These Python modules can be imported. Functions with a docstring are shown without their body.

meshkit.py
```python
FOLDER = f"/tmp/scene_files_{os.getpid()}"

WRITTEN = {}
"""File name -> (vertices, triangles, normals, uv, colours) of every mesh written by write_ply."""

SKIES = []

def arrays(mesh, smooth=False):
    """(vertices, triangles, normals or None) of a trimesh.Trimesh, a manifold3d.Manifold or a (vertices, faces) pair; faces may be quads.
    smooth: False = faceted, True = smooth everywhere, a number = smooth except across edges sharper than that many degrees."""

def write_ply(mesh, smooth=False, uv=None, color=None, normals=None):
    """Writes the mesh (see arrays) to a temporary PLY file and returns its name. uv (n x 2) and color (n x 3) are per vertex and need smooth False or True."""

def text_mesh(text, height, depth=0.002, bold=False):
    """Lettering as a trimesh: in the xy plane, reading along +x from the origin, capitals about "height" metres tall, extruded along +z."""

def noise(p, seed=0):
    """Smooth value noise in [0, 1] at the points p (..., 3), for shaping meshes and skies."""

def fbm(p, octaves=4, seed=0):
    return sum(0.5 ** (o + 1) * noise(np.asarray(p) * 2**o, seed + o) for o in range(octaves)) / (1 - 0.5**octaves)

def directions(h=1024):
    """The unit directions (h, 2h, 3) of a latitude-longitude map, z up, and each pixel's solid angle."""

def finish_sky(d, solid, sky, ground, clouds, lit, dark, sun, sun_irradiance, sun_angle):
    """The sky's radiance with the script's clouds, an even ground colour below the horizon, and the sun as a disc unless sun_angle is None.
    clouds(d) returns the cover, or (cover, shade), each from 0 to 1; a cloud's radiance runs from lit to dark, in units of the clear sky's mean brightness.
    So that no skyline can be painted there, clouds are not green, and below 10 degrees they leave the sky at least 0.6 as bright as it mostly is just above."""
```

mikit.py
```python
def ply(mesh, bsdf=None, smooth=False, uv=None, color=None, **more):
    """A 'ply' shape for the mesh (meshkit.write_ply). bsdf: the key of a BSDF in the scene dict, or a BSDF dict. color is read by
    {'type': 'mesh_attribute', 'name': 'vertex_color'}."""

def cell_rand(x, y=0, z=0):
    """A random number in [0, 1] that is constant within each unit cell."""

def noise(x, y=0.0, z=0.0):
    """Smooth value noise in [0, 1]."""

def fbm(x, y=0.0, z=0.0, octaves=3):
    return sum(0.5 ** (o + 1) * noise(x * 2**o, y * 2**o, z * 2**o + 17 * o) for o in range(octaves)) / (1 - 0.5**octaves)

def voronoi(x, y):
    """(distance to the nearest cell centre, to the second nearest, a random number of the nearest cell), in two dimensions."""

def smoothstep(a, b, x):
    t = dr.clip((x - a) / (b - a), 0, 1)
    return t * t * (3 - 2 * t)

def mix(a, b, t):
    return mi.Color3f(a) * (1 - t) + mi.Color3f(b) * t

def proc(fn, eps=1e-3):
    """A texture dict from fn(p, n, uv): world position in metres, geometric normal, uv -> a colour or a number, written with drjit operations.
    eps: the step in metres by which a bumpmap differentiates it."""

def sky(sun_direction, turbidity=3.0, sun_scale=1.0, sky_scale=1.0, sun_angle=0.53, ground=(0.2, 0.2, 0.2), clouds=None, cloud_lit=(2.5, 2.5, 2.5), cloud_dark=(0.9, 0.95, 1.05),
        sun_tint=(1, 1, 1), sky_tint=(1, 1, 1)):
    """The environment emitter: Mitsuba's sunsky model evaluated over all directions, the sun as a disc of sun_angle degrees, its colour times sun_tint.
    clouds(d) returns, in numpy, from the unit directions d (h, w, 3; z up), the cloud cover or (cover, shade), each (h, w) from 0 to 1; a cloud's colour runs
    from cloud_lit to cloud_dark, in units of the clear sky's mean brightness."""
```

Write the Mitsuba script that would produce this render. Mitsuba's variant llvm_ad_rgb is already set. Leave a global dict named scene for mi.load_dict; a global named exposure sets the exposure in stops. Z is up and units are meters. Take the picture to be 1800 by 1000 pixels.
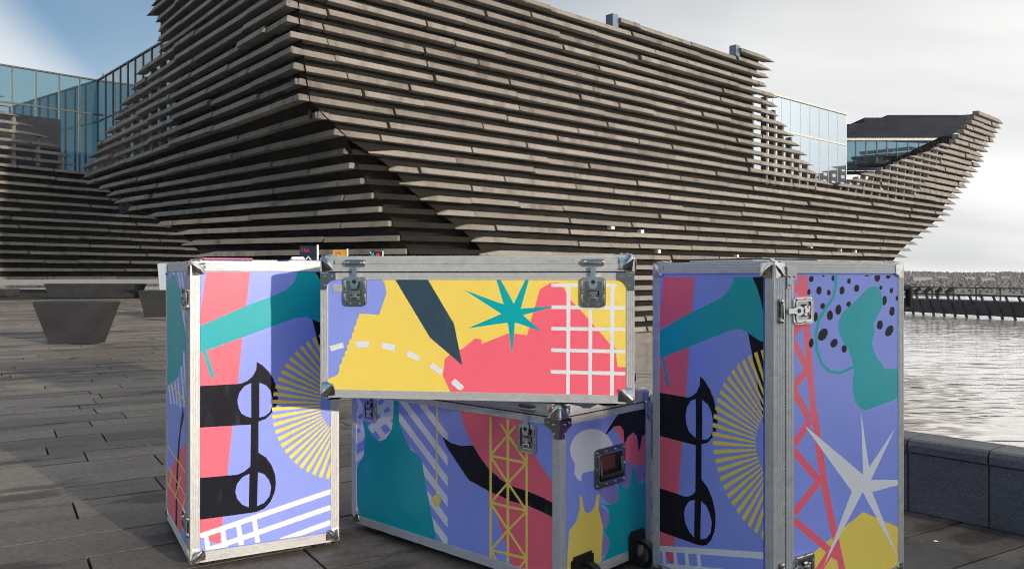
import math
import numpy as np
import drjit as dr
import mitsuba as mi
import mikit
import meshkit
import trimesh
import manifold3d as m3
from shapely.geometry import Polygon, box as sbox
from shapely.ops import unary_union

T4 = mi.ScalarTransform4f
rng = np.random.default_rng(11)
scene, labels = {}, {}

# ------------------------------------------------------------------ camera, sky, exposure
EYE = 1.15
scene['camera'] = {'type': 'perspective', 'fov': 63.30, 'fov_axis': 'x', 'near_clip': 0.05, 'far_clip': 9000.0,
                   'principal_point_offset_y': 0.015,
                   'to_world': T4().look_at(origin=[0, 0, EYE], target=[0, 1, EYE], up=[0, 0, 1])}
SUN_AZ, SUN_EL = 47.0, 10.5
SUN = (math.cos(math.radians(SUN_AZ)) * math.cos(math.radians(SUN_EL)),
       -math.sin(math.radians(SUN_AZ)) * math.cos(math.radians(SUN_EL)), math.sin(math.radians(SUN_EL)))


def clouds(d):
    x, y, z = d[..., 0], d[..., 1], np.maximum(d[..., 2], 0.0)
    az = np.degrees(np.arctan2(x, y))
    el = np.degrees(np.arcsin(np.clip(z, 0, 1)))
    q = np.stack([x / (z + 0.25), y / (z + 0.25), np.zeros_like(z)], -1)
    n = meshkit.fbm(q * np.array([1.6, 1.6, 1]) + 7.3, 5, seed=3)
    n2 = meshkit.fbm(q * np.array([0.7, 2.4, 1]) + 2.1, 4, seed=9)
    # a bank of cloud that is thick on the right of the view and breaks up into blue on the left
    d_az = np.abs((az + 38 + 180) % 360 - 180)
    d_left = np.abs((az + 98 + 180) % 360 - 180)          # the whole left half of the sky is mostly blue
    clear = np.clip(1.35 - d_left / 84.0, 0, 1) ** 0.8
    cover = np.clip(0.97 + 0.5 * (n - 0.5) - 1.25 * clear, 0.0, 1.0)
    # low white wedge of cloud rising towards the left
    edge = 12.3 + (-27.2 - az) * 0.8 + 2.0 * (n - 0.5)
    wedge = 1 / (1 + np.exp((el - edge - 3.0 * (n2 - 0.5)) / 1.1)) * (d_az < 75) * np.clip((-16 - az) / 5, 0, 1)
    cover = np.maximum(cover, (0.80 + 0.3 * (n - 0.5)) * wedge)
    cover = np.maximum(cover, 0.05)
    toward = np.degrees(np.arccos(np.clip(x * SUN[0] + y * SUN[1] + z * SUN[2], -1, 1)))
    glow = np.exp(-(toward / 70.0) ** 2)                    # cloud is brightest around the veiled sun
    shade = np.clip(0.56 - 0.52 * glow + 1.0 * (n2 - 0.48) + 0.006 * (el - 12), 0.0, 1.0)
    return cover, shade


scene['sky'] = mikit.sky(SUN, turbidity=3, sun_scale=1.16, sky_scale=0.92, sun_tint=(0.68, 0.94, 2.0), sky_tint=(0.60, 1.0, 1.42), clouds=clouds,
                         cloud_lit=(7.2, 7.08, 6.85), cloud_dark=(2.65, 2.75, 2.85), ground=(0.12, 0.12, 0.12))
exposure = 2.03

# thin river haze round the whole scene
scene['river_air'] = {'type': 'homogeneous', 'albedo': 0.95, 'sigma_t': 0.00014}
scene['camera']['medium'] = {'type': 'ref', 'id': 'river_air'}
scene['haze'] = {'type': 'cube', 'to_world': T4().translate([400, 620, 7.5]).scale([1900, 900, 13.5]), 'bsdf': {'type': 'null'}, 'interior': {'type': 'ref', 'id': 'river_air'}}
labels['haze'] = {'label': 'thin pale haze hanging over the river and the quay', 'category': 'haze', 'kind': 'stuff'}

# ------------------------------------------------------------------ helpers


def put(key, mesh, bsdf, to_world=None, smooth=False, **more):
    if key in scene:
        k = 1
        while f'{key}_{k:03d}' in scene:
            k += 1
        key = f'{key}_{k:03d}'
    s = mikit.ply(mesh, bsdf, smooth=smooth, **more) if not isinstance(mesh, dict) else dict(mesh)
    if to_world is not None:
        s['to_world'] = to_world
    scene[key] = s
    return key


def tag(key, label, category=None, group=None, kind=None):
    d = labels.setdefault(key, {})
    if label:
        d['label'] = label
    if category:
        d['category'] = category
    if group:
        d['group'] = group
    if kind:
        d['kind'] = kind


def cat(ms):
    return trimesh.util.concatenate(ms)


def bx(x0, y0, z0, x1, y1, z1):
    m = trimesh.creation.box(extents=[abs(x1 - x0), abs(y1 - y0), abs(z1 - z0)])
    m.apply_translation([(x0 + x1) / 2, (y0 + y1) / 2, (z0 + z1) / 2])
    return m


def chbox(w, d, h, c):
    """A chamfered box centred at the origin."""
    pts = []
    for sx in (-1, 1):
        for sy in (-1, 1):
            for sz in (-1, 1):
                pts += [(sx * (w / 2 - c), sy * d / 2, sz * (h / 2 - c)), (sx * w / 2, sy * (d / 2 - c), sz * (h / 2 - c)), (sx * (w / 2 - c), sy * (d / 2 - c), sz * h / 2)]
    return hull(pts)


def hull(pts):
    return trimesh.convex.convex_hull(np.array(pts, float))


def tomesh(man):
    a = man.to_mesh()
    return trimesh.Trimesh(np.array(a.vert_properties[:, :3], float), np.array(a.tri_verts), process=False)


def sph(x, y, z, r, n=14):
    return m3.Manifold.sphere(r, n).translate((x, y, z))


def extrude(poly, h):
    return cat([trimesh.creation.extrude_polygon(g, h, engine='earcut') for g in getattr(poly, 'geoms', [poly])])


def tri(poly):
    vs, fs, n = [], [], 0
    for g in getattr(poly, 'geoms', [poly]):
        if g.geom_type != 'Polygon' or g.area < 1e-7:
            continue
        v, f = trimesh.creation.triangulate_polygon(g, engine='earcut')
        vs.append(v); fs.append(f + n); n += len(v)
    return (np.vstack(vs), np.vstack(fs)) if vs else (None, None)


def rounded(w, h, r):
    return sbox(-w / 2 + r, -h / 2 + r, w / 2 - r, h / 2 - r).buffer(r, quad_segs=5)


def cyl(p, q, r, n=12):
    return trimesh.creation.cylinder(radius=r, segment=[p, q], sections=n)


def rot_from(ex, ey, ez, o):
    M = np.eye(4)
    M[:3, 0], M[:3, 1], M[:3, 2], M[:3, 3] = ex, ey, ez, o
    return M


# ------------------------------------------------------------------ materials
def mat(key, color, rough=0.5, spec=0.5, metallic=0.0, **kw):
    c = color if isinstance(color, dict) else {'type': 'rgb', 'value': list(color)}
    scene[key] = {'type': 'twosided', 'bsdf': {'type': 'principled', 'base_color': c, 'roughness': rough, 'specular': spec, 'metallic': metallic, **kw}}


def bumped(key, height, bsdf, eps=1e-3):
    scene[key] = {'type': 'twosided', 'bsdf': {'type': 'bumpmap', 'arbitrary': mikit.proc(height, eps), 'scale': 1.0, 'bsdf': bsdf}}


def principled(color, rough, spec=0.5, metallic=0.0):
    c = color if isinstance(color, dict) else {'type': 'rgb', 'value': list(color)}
    r = rough if isinstance(rough, dict) else float(rough)
    return {'type': 'principled', 'base_color': c, 'roughness': r, 'specular': spec, 'metallic': metallic}


VINYL = dict(base=(0.27, 0.345, 0.90), coral=(0.92, 0.15, 0.22), teal=(0.002, 0.40, 0.46), yellow=(0.90, 0.70, 0.14),
             ink=(0.010, 0.011, 0.020), white=(0.78, 0.81, 0.88), slate=(0.038, 0.075, 0.115), lilac=(0.27, 0.23, 0.58))
scuff = mikit.proc(lambda p, n, uv: 0.26 + 0.16 * mikit.fbm(p.x * 9, p.y * 9, p.z * 6))


def vinyl(v):
    def f(p, n, uv):
        tone = 0.95 + 0.08 * mikit.fbm(p.x * 3.1, p.y * 3.1, p.z * 2.3)
        dust = 0.035 * mikit.smoothstep(0.62, 0.8, mikit.fbm(p.x * 30, p.y * 30, p.z * 7)) + 0.03 * mikit.smoothstep(0.8, 0.95, mikit.noise(p.x * 160, p.y * 160, p.z * 30))
        return mikit.mix(mi.Color3f(*v) * tone, (0.5, 0.49, 0.47), dust)
    return mikit.proc(f)


for c, v in VINYL.items():
    scene['vinyl_' + c] = {'type': 'twosided', 'bsdf': principled(vinyl(v), scuff, 0.10 if c in ('ink', 'slate') else 0.27)}


def alu(p, n, uv):
    v = 0.49 + 0.06 * mikit.noise(p.x * 5, p.y * 5, p.z * 5) + 0.07 * mikit.noise(p.x * 60, p.y * 60, p.z * 60)
    v = v * (1 - 0.10 * mikit.smoothstep(0.66, 0.75, mikit.fbm(p.x * 14, p.y * 14, p.z * 30)))
    return mi.Color3f(v * 0.97, v, v * 1.02)


scene['aluminium'] = {'type': 'twosided', 'bsdf': principled(mikit.proc(alu), mikit.proc(lambda p, n, uv: 0.42 + 0.14 * mikit.fbm(p.x * 16, p.y * 16, p.z * 16)), 0.3, 0.35)}
mat('chrome', (0.62, 0.61, 0.60), 0.10, 0.5, 1.0)
mat('dark_plating', (0.32, 0.32, 0.33), 0.20, 0.5, 1.0)
mat('zinc', (0.55, 0.60, 0.63), 0.34, 0.5, 1.0)
mat('rubber', (0.012, 0.012, 0.013), 0.6, 0.3)
mat('recess_black', (0.015, 0.014, 0.014), 0.45, 0.4)
mat('wheel_grey', (0.16, 0.14, 0.12), 0.5, 0.4)


def concrete(tone, off):
    def f(p, n, uv):
        v = 0.64 + 0.36 * mikit.fbm(p.x * 0.7 + off, p.y * 0.7, p.z * 2.2) + 0.16 * (mikit.noise(p.x * 14, p.y * 14, p.z * 30) - 0.5)
        streak = mikit.smoothstep(0.52, 0.78, mikit.fbm(p.x * 2.2 + off, p.y * 2.2, p.z * 0.5))
        return mi.Color3f(0.250, 0.230, 0.206) * (v * tone) * (1 - 0.34 * streak)
    return f


for i, t in enumerate((0.84, 1.0, 1.15)):
    scene[f'slat_concrete_{i}'] = {'type': 'twosided', 'bsdf': principled(mikit.proc(concrete(t, 4.0 * i)), 0.75, 0.3)}


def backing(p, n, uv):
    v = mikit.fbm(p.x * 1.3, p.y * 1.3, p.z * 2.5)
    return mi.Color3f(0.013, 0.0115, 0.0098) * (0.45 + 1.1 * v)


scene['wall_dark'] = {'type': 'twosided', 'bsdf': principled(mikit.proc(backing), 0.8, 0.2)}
mat('roof_slate', mikit.proc(lambda p, n, uv: mi.Color3f(0.030, 0.034, 0.046) * (0.7 + 0.6 * mikit.fbm(p.x * 0.5, p.y * 0.5, p.z * 1.5))), 0.8, 0.05)
mat('glazing', (0.16, 0.28, 0.35), 0.02, 0.5, 0.85)
mat('glazing_pale', (0.60, 0.70, 0.76), 0.02, 0.5, 0.92)
mat('mullion', (0.05, 0.055, 0.06), 0.4, 0.5)
mat('pale_frame', (0.50, 0.50, 0.49), 0.4, 0.5)
mat('steel_blue', (0.16, 0.22, 0.30), 0.4, 0.5, 0.5)
mat('lamp_white', (0.8, 0.8, 0.78), 0.4, 0.5)


def paving(tone):
    def f(p, n, uv):
        grain = 0.84 + 0.32 * mikit.noise(p.x * 230, p.y * 230) * 0.6 + 0.3 * (mikit.noise(p.x * 60, p.y * 60) - 0.5)
        soft = 0.72 + 0.5 * mikit.fbm(p.x * 1.1 + tone, p.y * 1.1, 0.0, 4)
        a, b = p.x * 0.857 + p.y * 0.515, p.y * 0.857 - p.x * 0.515
        stain = mikit.smoothstep(0.58, 0.72, mikit.fbm(a * 1.6 + 3, b * 4.2 + tone, 0.0, 4))
        damp = mikit.smoothstep(0.50, 0.64, mikit.fbm(a * 0.35 + 9, b * 0.8, 0.0, 3))
        return mi.Color3f(0.168, 0.149, 0.127) * (tone * grain * soft) * (1 - 0.5 * stain) * (1 - 0.28 * damp)
    return f


for i, t in enumerate((0.82, 0.95, 1.08, 1.2)):
    scene[f'paving_{i}'] = {'type': 'twosided', 'bsdf': principled(mikit.proc(paving(t)), 0.62, 0.4)}
mat('joint', (0.030, 0.028, 0.026), 0.9, 0.1)


def granite(p, n, uv):
    g = mikit.noise(p.x * 260, p.y * 260, p.z * 260)
    h = mikit.noise(p.x * 110 + 5, p.y * 110, p.z * 110)
    s = mikit.fbm(p.x * 3, p.y * 3, p.z * 3)
    return mi.Color3f(0.105, 0.108, 0.118) * (0.35 + 0.75 * g + 0.45 * h) * (0.65 + 0.7 * s)


scene['bench_granite_shaded'] = {'type': 'twosided', 'bsdf': principled(mikit.proc(lambda p, n, uv: granite(p, n, uv) * 0.36), 0.6, 0.25)}  # darkened copy of the granite: shade of the bench fronts put into its colour
scene['granite'] = {'type': 'twosided', 'bsdf': principled(mikit.proc(granite), 0.6, 0.35)}
mat('mortar', (0.13, 0.105, 0.075), 0.9, 0.1)


def wave(p, n, uv):
    a = mikit.fbm(p.x * 0.55 + 0.25 * p.y, p.y * 1.5, 0.0, 3)
    b = mikit.noise(p.x * 2.1, p.y * 4.6)
    gust = 0.5 + 1.0 * mikit.smoothstep(0.35, 0.65, mikit.fbm(p.x * 0.06, p.y * 0.13, 3.0, 3))
    return (0.055 * a + 0.014 * b) * gust


bumped('water_surface', wave, principled((0.74, 0.685, 0.62), 0.09, 0.6, 0.6), 2e-2)
mat('hazy_hill_ground', mikit.proc(lambda p, n, uv: mikit.mix((0.16, 0.157, 0.147), (0.18, 0.177, 0.165), mikit.fbm(p.x * 0.05, p.y * 0.05, p.z * 0.3))), 0.9, 0.1)  # far-shore greys kept close together, haze put into the colour
mat('hazy_winter_wood', mikit.proc(lambda p, n, uv: mikit.mix((0.155, 0.152, 0.142), (0.185, 0.181, 0.168), mikit.fbm(p.x * 0.3, p.y * 0.3, p.z * 0.8))), 0.9, 0.1)  # trees take nearly the same hazed grey
mat('far_wall', (0.36, 0.36, 0.35), 0.8, 0.2)
mat('far_roof', (0.22, 0.21, 0.22), 0.8, 0.2)
mat('pier_dark', mikit.proc(lambda p, n, uv: mi.Color3f(0.045, 0.047, 0.052) * (0.6 + 0.8 * mikit.fbm(p.x * 0.8, p.y * 0.8, p.z * 3))), 0.6, 0.3)
mat('sign_navy', (0.010, 0.016, 0.040), 0.4, 0.5)
mat('sign_amber', (0.55, 0.28, 0.02), 0.4, 0.5)
mat('sign_black', (0.012, 0.012, 0.014), 0.4, 0.5)
mat('sign_pink', (0.55, 0.02, 0.13), 0.4, 0.5)
mat('sign_cyan', (0.03, 0.25, 0.35), 0.4, 0.5)
mat('sign_white', (0.75, 0.75, 0.74), 0.4, 0.5)
mat('sign_maroon', (0.13, 0.03, 0.02), 0.4, 0.5)
mat('board_pale', (0.42, 0.52, 0.60), 0.35, 0.5)
mat('paper_white', (0.75, 0.75, 0.74), 0.7, 0.2)
mat('paper_pink', (0.6, 0.09, 0.17), 0.5, 0.4)
mat('paper_blue', (0.03, 0.05, 0.20), 0.5, 0.4)
mat('timber', mikit.proc(lambda p, n, uv: mi.Color3f(0.16, 0.12, 0.085) * (0.6 + 0.8 * mikit.fbm(p.x * 2, p.y * 2, p.z * 12))), 0.7, 0.3)

# ------------------------------------------------------------------ ground, parapet, water
WATER_Z = -2.2
WD = np.array([0.643, -0.766])                     # the parapet runs along this direction
WO = np.array([1.935, 4.095])
wall_far = WO - WD * 3.05                          # its hidden far end, where it turns towards the building
quay = Polygon([tuple(WO + WD * 14), tuple(wall_far), (0.2, 34.5), (-2.5, 40.0), (-20, 62), (-80, 90), (-140, 90), (-140, -40), (20, -40)])
ground = extrude(quay.buffer(.26), 2.4)
ground.apply_translation([0, 0, -0.022 - 2.4])
put('plaza', ground, 'joint')
tag('plaza', 'dark bedding between the long stone paving slabs of the quay', kind='structure')

# long paving slabs, laid in rows that run away to the right
RA = math.radians(32.0)
e1, e2 = np.array([math.cos(RA), math.sin(RA)]), np.array([-math.sin(RA), math.cos(RA)])
widths = (0.33, 0.27, 0.36, 0.30, 0.46, 0.29, 0.34, 0.40)
near, far = [], []
inner = quay.buffer(-0.012)
c0, r = 0.2, 0
while c0 < 46:
    w = widths[(r * 5 + r // 3) % 8]
    if c0 < 1.6:
        w = 0.55
    s0 = -46 + rng.uniform(0, 1.4)
    while s0 < 34:
        ln = rng.uniform(0.8, 1.75) if c0 < 14 else rng.uniform(1.8, 4.0)
        corners = [e1 * s + e2 * c for s, c in ((s0 + .006, c0 + .006), (s0 + ln - .006, c0 + .006), (s0 + ln - .006, c0 + w - .006), (s0 + .006, c0 + w - .006))]
        mid = sum(corners) / 4
        s0 += ln
        if mid[1] < 1.0 or mid[1] > 44:
            continue
        px = 900 + 1460 * mid[0] / mid[1]
        if px < -900 or px > 2500:
            continue
        g = Polygon([tuple(c) for c in corners]).intersection(inner)
        if g.is_empty or g.area < 0.02 or g.geom_type != 'Polygon':
            continue
        m = extrude(g, 0.03)
        # real slabs sit a little uneven
        tilt = rng.normal(0, 0.0012, 2)
        v = m.vertices.copy()
        v[:, 2] += -0.03 + rng.normal(0, 0.0016) + (v[:, :2] - mid) @ tilt
        m.vertices = v
        seen = -60 < px < 640 or px > 1560
        size = w / max(mid[1], 1) ** 2 * (1.0 if seen else 0.12)
        (near if True else far).append((size, m, int(rng.integers(0, 4))))
    c0 += w
    r += 1
near.sort(key=lambda q: -q[0])
for size, m, k in near[:290]:
    put('plaza__paving_slab', m, f'paving_{k}')
for k in range(4):
    rest = [m for size, m, kk in near[290:] if kk == k]
    if rest:
        key = put('plaza__distant_paving', cat(rest), f'paving_{k}')
        tag(key, None, kind='stuff')

# water to the horizon
wv = [(-1300, -150), (2100, -150), (2100, 1400), (-1300, 1400)]
put('river_water', (np.array([(x, y, WATER_Z) for x, y in wv]), np.array([[0, 1, 2, 3]])), 'water_surface', uv=np.array([(x, y) for x, y in wv], float))
tag('river_water', 'pale rippled river water reflecting the bright sky', kind='structure')

# parapet of granite blocks with a rounded coping
NW = np.array([0.766, 0.643])                      # towards the water
def wall_piece(s0, s1, zlo, zhi, t0, t1, rnd, o=None, d=WD, n=NW):
    o = WO if o is None else o
    pr = [(t0, zlo), (t1, zlo), (t1, zhi - rnd), (t1 - rnd * .4, zhi - rnd * .25), (t1 - rnd, zhi), (t0 + rnd, zhi), (t0 + rnd * .4, zhi - rnd * .25), (t0, zhi - rnd)]
    pts = []
    for s in (s0, s1):
        for t, z in pr:
            q = o + d * s + n * t
            pts.append((q[0], q[1], z))
    return hull(pts)


BL = 0.367
for i in range(-8, 16):
    s0 = i * BL + 0.018 - (BL * 0)
    put('parapet_wall__block', wall_piece(s0 + .005, s0 + BL - .005, 0.0, 0.285, 0.0, 0.22, 0.006), 'granite')
    put('parapet_wall__coping', wall_piece(s0 + .004, s0 + BL - .004, 0.292, 0.352, -0.012, 0.235, 0.028), 'granite')
put('parapet_wall__mortar', wall_piece(-8 * BL, 16 * BL, 0.0, 0.33, 0.008, 0.21, 0.004), 'mortar')
d2 = np.array([0.2, 34.5]) - wall_far
L2 = np.linalg.norm(d2); d2 /= L2
n2 = np.array([d2[1], -d2[0]])
for i in range(int(L2 / 1.5)):
    put('parapet_wall__block', wall_piece(i * 1.5 + .2, i * 1.5 + 1.69, 0.0, 0.285, 0.0, 0.22, 0.006, wall_far, d2, n2), 'granite')
    put('parapet_wall__coping', wall_piece(i * 1.5 + .2, i * 1.5 + 1.69, 0.289, 0.352, -0.012, 0.235, 0.028, wall_far, d2, n2), 'granite')
tag('parapet_wall', 'low dark granite quay wall with a rounded coping beside the water', 'wall')

# ------------------------------------------------------------------ stone benches, ledge, board, banners
def bench(key, x0, x1, y0, dep, h, inset, label, group=None):
    """A block that tapers towards the ground, with a chamfered top edge."""
    c = 0.02
    top = [(x0 + c, y0 + c, h), (x1 - c, y0 + c, h), (x1 - c, y0 + dep - c, h), (x0 + c, y0 + dep - c, h)]
    rim = [(x0, y0, h - c), (x1, y0, h - c), (x1, y0 + dep, h - c), (x0, y0 + dep, h - c)]
    i = inset
    foot = [(x0 + i, y0 + .05, 0.001), (x1 - i, y0 + .05, 0.001), (x1 - i, y0 + dep - .05, 0.001), (x0 + i, y0 + dep - .05, 0.001)]
    m = hull(top + rim + foot)
    put(key, m, 'bench_granite_shaded')
    tag(key, label, 'bench', 'tapered stone benches on the plaza')


bench('stone_bench', -8.06, -6.83, 13.95, 0.55, 0.72, 0.25, 'nearest tapered dark stone bench, standing alone on the open paving')
bench('stone_bench_001', -24.8, -19.7, 44.0, 0.8, 0.74, 0.3, 'long low dark stone bench farthest back, close to the slatted building')
bench('stone_bench_002', -10.45, -9.0, 23.2, 0.6, 0.75, 0.17, 'tapered stone bench half hidden behind the left tall case')
put('stone_ledge', chbox(22, 1.2, 0.42, 0.03), 'bench_granite_shaded', T4().translate([-39.2, 47.0, 0.211]))
tag('stone_ledge', 'low stone ledge along the foot of the dark slatted wing', 'ledge')

# pale leaning board behind the far bench
bm = hull([(-10.86, 25.5, 1.53), (-10.45, 25.5, 1.56), (-10.4, 25.56, 1.56), (-10.86, 25.56, 1.53), (-10.64, 25.3, .002), (-10.3, 25.3, .002), (-10.3, 25.36, .002), (-10.64, 25.36, .002)])
put('display_board__panel', bm, 'board_pale')
put('display_board__edge_strip', cat([cyl((-10.875, 25.51, 1.53), (-10.655, 25.31, .01), 0.018, 8)]), 'pale_frame')
tag('display_board', 'narrow pale blue leaning board beside the left tall case', 'sign board')


def flat_text(s, h, x, y, z, depth=0.003):
    m = meshkit.text_mesh(s, h, depth)
    R = np.array([[1, 0, 0, x], [0, 0, -1, y], [0, 1, 0, z], [0, 0, 0, 1.0]])
    m.apply_transform(R)
    return m


def banner(key, px0, px1, ytop, yd, face, label, extra):
    k = yd / 1460
    x0, x1 = (px0 - 900) * k, (px1 - 900) * k
    zt = EYE + (485 - ytop) * k
    put(f'{key}__panel', bx(x0, yd, 0.12, x1 - .012, yd + .03, zt), face)
    put(f'{key}__post', cyl((x1 + .012, yd + .015, 0), (x1 + .012, yd + .015, zt + .025), 0.02, 10), 'sign_white')
    put(f'{key}__base', chbox(x1 - x0 + .2, 0.4, 0.05, 0.01), 'pier_dark', T4().translate([(x0 + x1) / 2, yd + .015, 0.026]))
    extra(key, x0, x1, yd, zt)
    tag(key, label, 'banner sign', 'upright banner signs on the plaza behind the cases')


def ex_navy(key, x0, x1, yd, zt):
    put(f'{key}__lettering', flat_text('V&A', 0.062, x0 + .02, yd - .001, zt - .115), 'sign_pink')
    xm, zc = (x0 + x1) / 2, zt - .19
    a = Polygon([(xm - .085, zc - .10), (xm, zc), (xm + .085, zc - .10), (xm + .07, zc - .112), (xm, zc - .028), (xm - .07, zc - .112)])
    m = extrude(a, .003)
    m.apply_transform(np.array([[1, 0, 0, 0], [0, 0, -1, yd - .001], [0, 1, 0, 0], [0, 0, 0, 1.0]]))
    put(f'{key}__arrow', m, 'sign_white')


def ex_amber(key, x0, x1, yd, zt):
    put(f'{key}__lettering', flat_text('V&A', 0.055, x0 + .06, yd - .001, zt - .105), 'sign_maroon')


def ex_black(key, x0, x1, yd, zt):
    for c, q in (('sign_cyan', [(.05, .03), (.13, .02), (.15, .12), (.07, .14)]), ('sign_pink', [(.2, .06), (.28, .04), (.31, .14), (.2, .15)]), ('sign_white', [(.01, .01), (.06, .012), (.05, .05), (.03, .06)])):
        m = extrude(Polygon(q), .003)
        m.apply_transform(np.array([[1, 0, 0, x0], [0, 0, -1, yd - .001], [0, -1, 0, zt], [0, 0, 0, 1.0]]))
        m.fix_normals()
        put(f'{key}__printed_shape', m, c)


banner('banner_sign', 527, 557, 432.5, 16, 'sign_navy', 'navy banner sign with pink letters and a white arrow above the left tall case', ex_navy)
banner('banner_sign_001', 585, 609.5, 439, 20, 'sign_amber', 'amber banner sign with dark letters, peeping over the wide stacked case', ex_amber)
banner('banner_sign_002', 649, 672, 442.5, 24, 'sign_black', 'black banner sign with pink and cyan shapes, rightmost of the three banners', ex_black)

# litter on the paving by the parapet
for key, px, py, s, lab in [('paper_scrap', 1645, 953, .010, 'small white scrap of paper on the dark paving by the quay wall')]:
    yd = 1460 * EYE / (py - 485)
    xd = (px - 900) / 1460 * yd
    m = hull([(xd - s, yd, .006), (xd + s, yd - s * .5, .004), (xd + s * .6, yd + s, .008), (xd - s * .7, yd + s * .9, .005), (xd, yd + s * .2, .009)])
    put(key, m, 'paper_white')
    tag(key, lab, 'paper scrap')

# tall pylon and plinth added out of view to shade the right-hand cases
sx, sy = SUN[0] / math.hypot(SUN[0], SUN[1]), SUN[1] / math.hypot(SUN[0], SUN[1])
pxx, pyy = -sy, sx


def blocker_box(p0, p1, q0, q1, h):
    pts = []
    for p in (p0, p1):
        for q in (q0, q1):
            X, Y = pxx * p + sx * q, pyy * p + sy * q
            pts += [(X, Y, 0), (X, Y, h)]
    return hull(pts)


put('added_blocker__tall_block', blocker_box(2.425, 3.75, 4.6, 5.2, 3.1), 'granite')
put('added_blocker__low_block', blocker_box(2.06, 2.421, 4.6, 5.2, 1.87), 'granite')
tag('added_blocker', 'stepped granite pylon added out of view to shade the right-hand cases', 'blocker')

# ------------------------------------------------------------------ pier walkway over the river
def pier_pt(px, z):
    """A point of the pier's near edge: the edge runs obliquely towards the camera as it goes right."""
    r0, r1 = (1590 - 900) / 1460, (1800 - 900) / 1460
    a, b = np.array([r0 * 74.0, 74.0]), np.array([r1 * 63.0, 63.0])
    d = b - a
    r = (px - 900) / 1460
    t = (a[0] - r * a[1]) / (r * d[1] - d[0])
    q = a + d * t
    return np.array([q[0], q[1], z])


A, B = pier_pt(1440, 0), pier_pt(2300, 0)
pdir = (B - A) / np.linalg.norm(B - A)
pnrm = np.array([-pdir[1], pdir[0], 0]); pnrm *= np.sign(pnrm[1])
PL = np.linalg.norm(B - A)


def pier_bar(s0, s1, t0, t1, z0, z1):
    pts = [tuple((A + pdir * s + pnrm * t)[:2]) + (z,) for s in (s0, s1) for t in (t0, t1) for z in (z0, z1)]
    return hull(pts)


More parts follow.
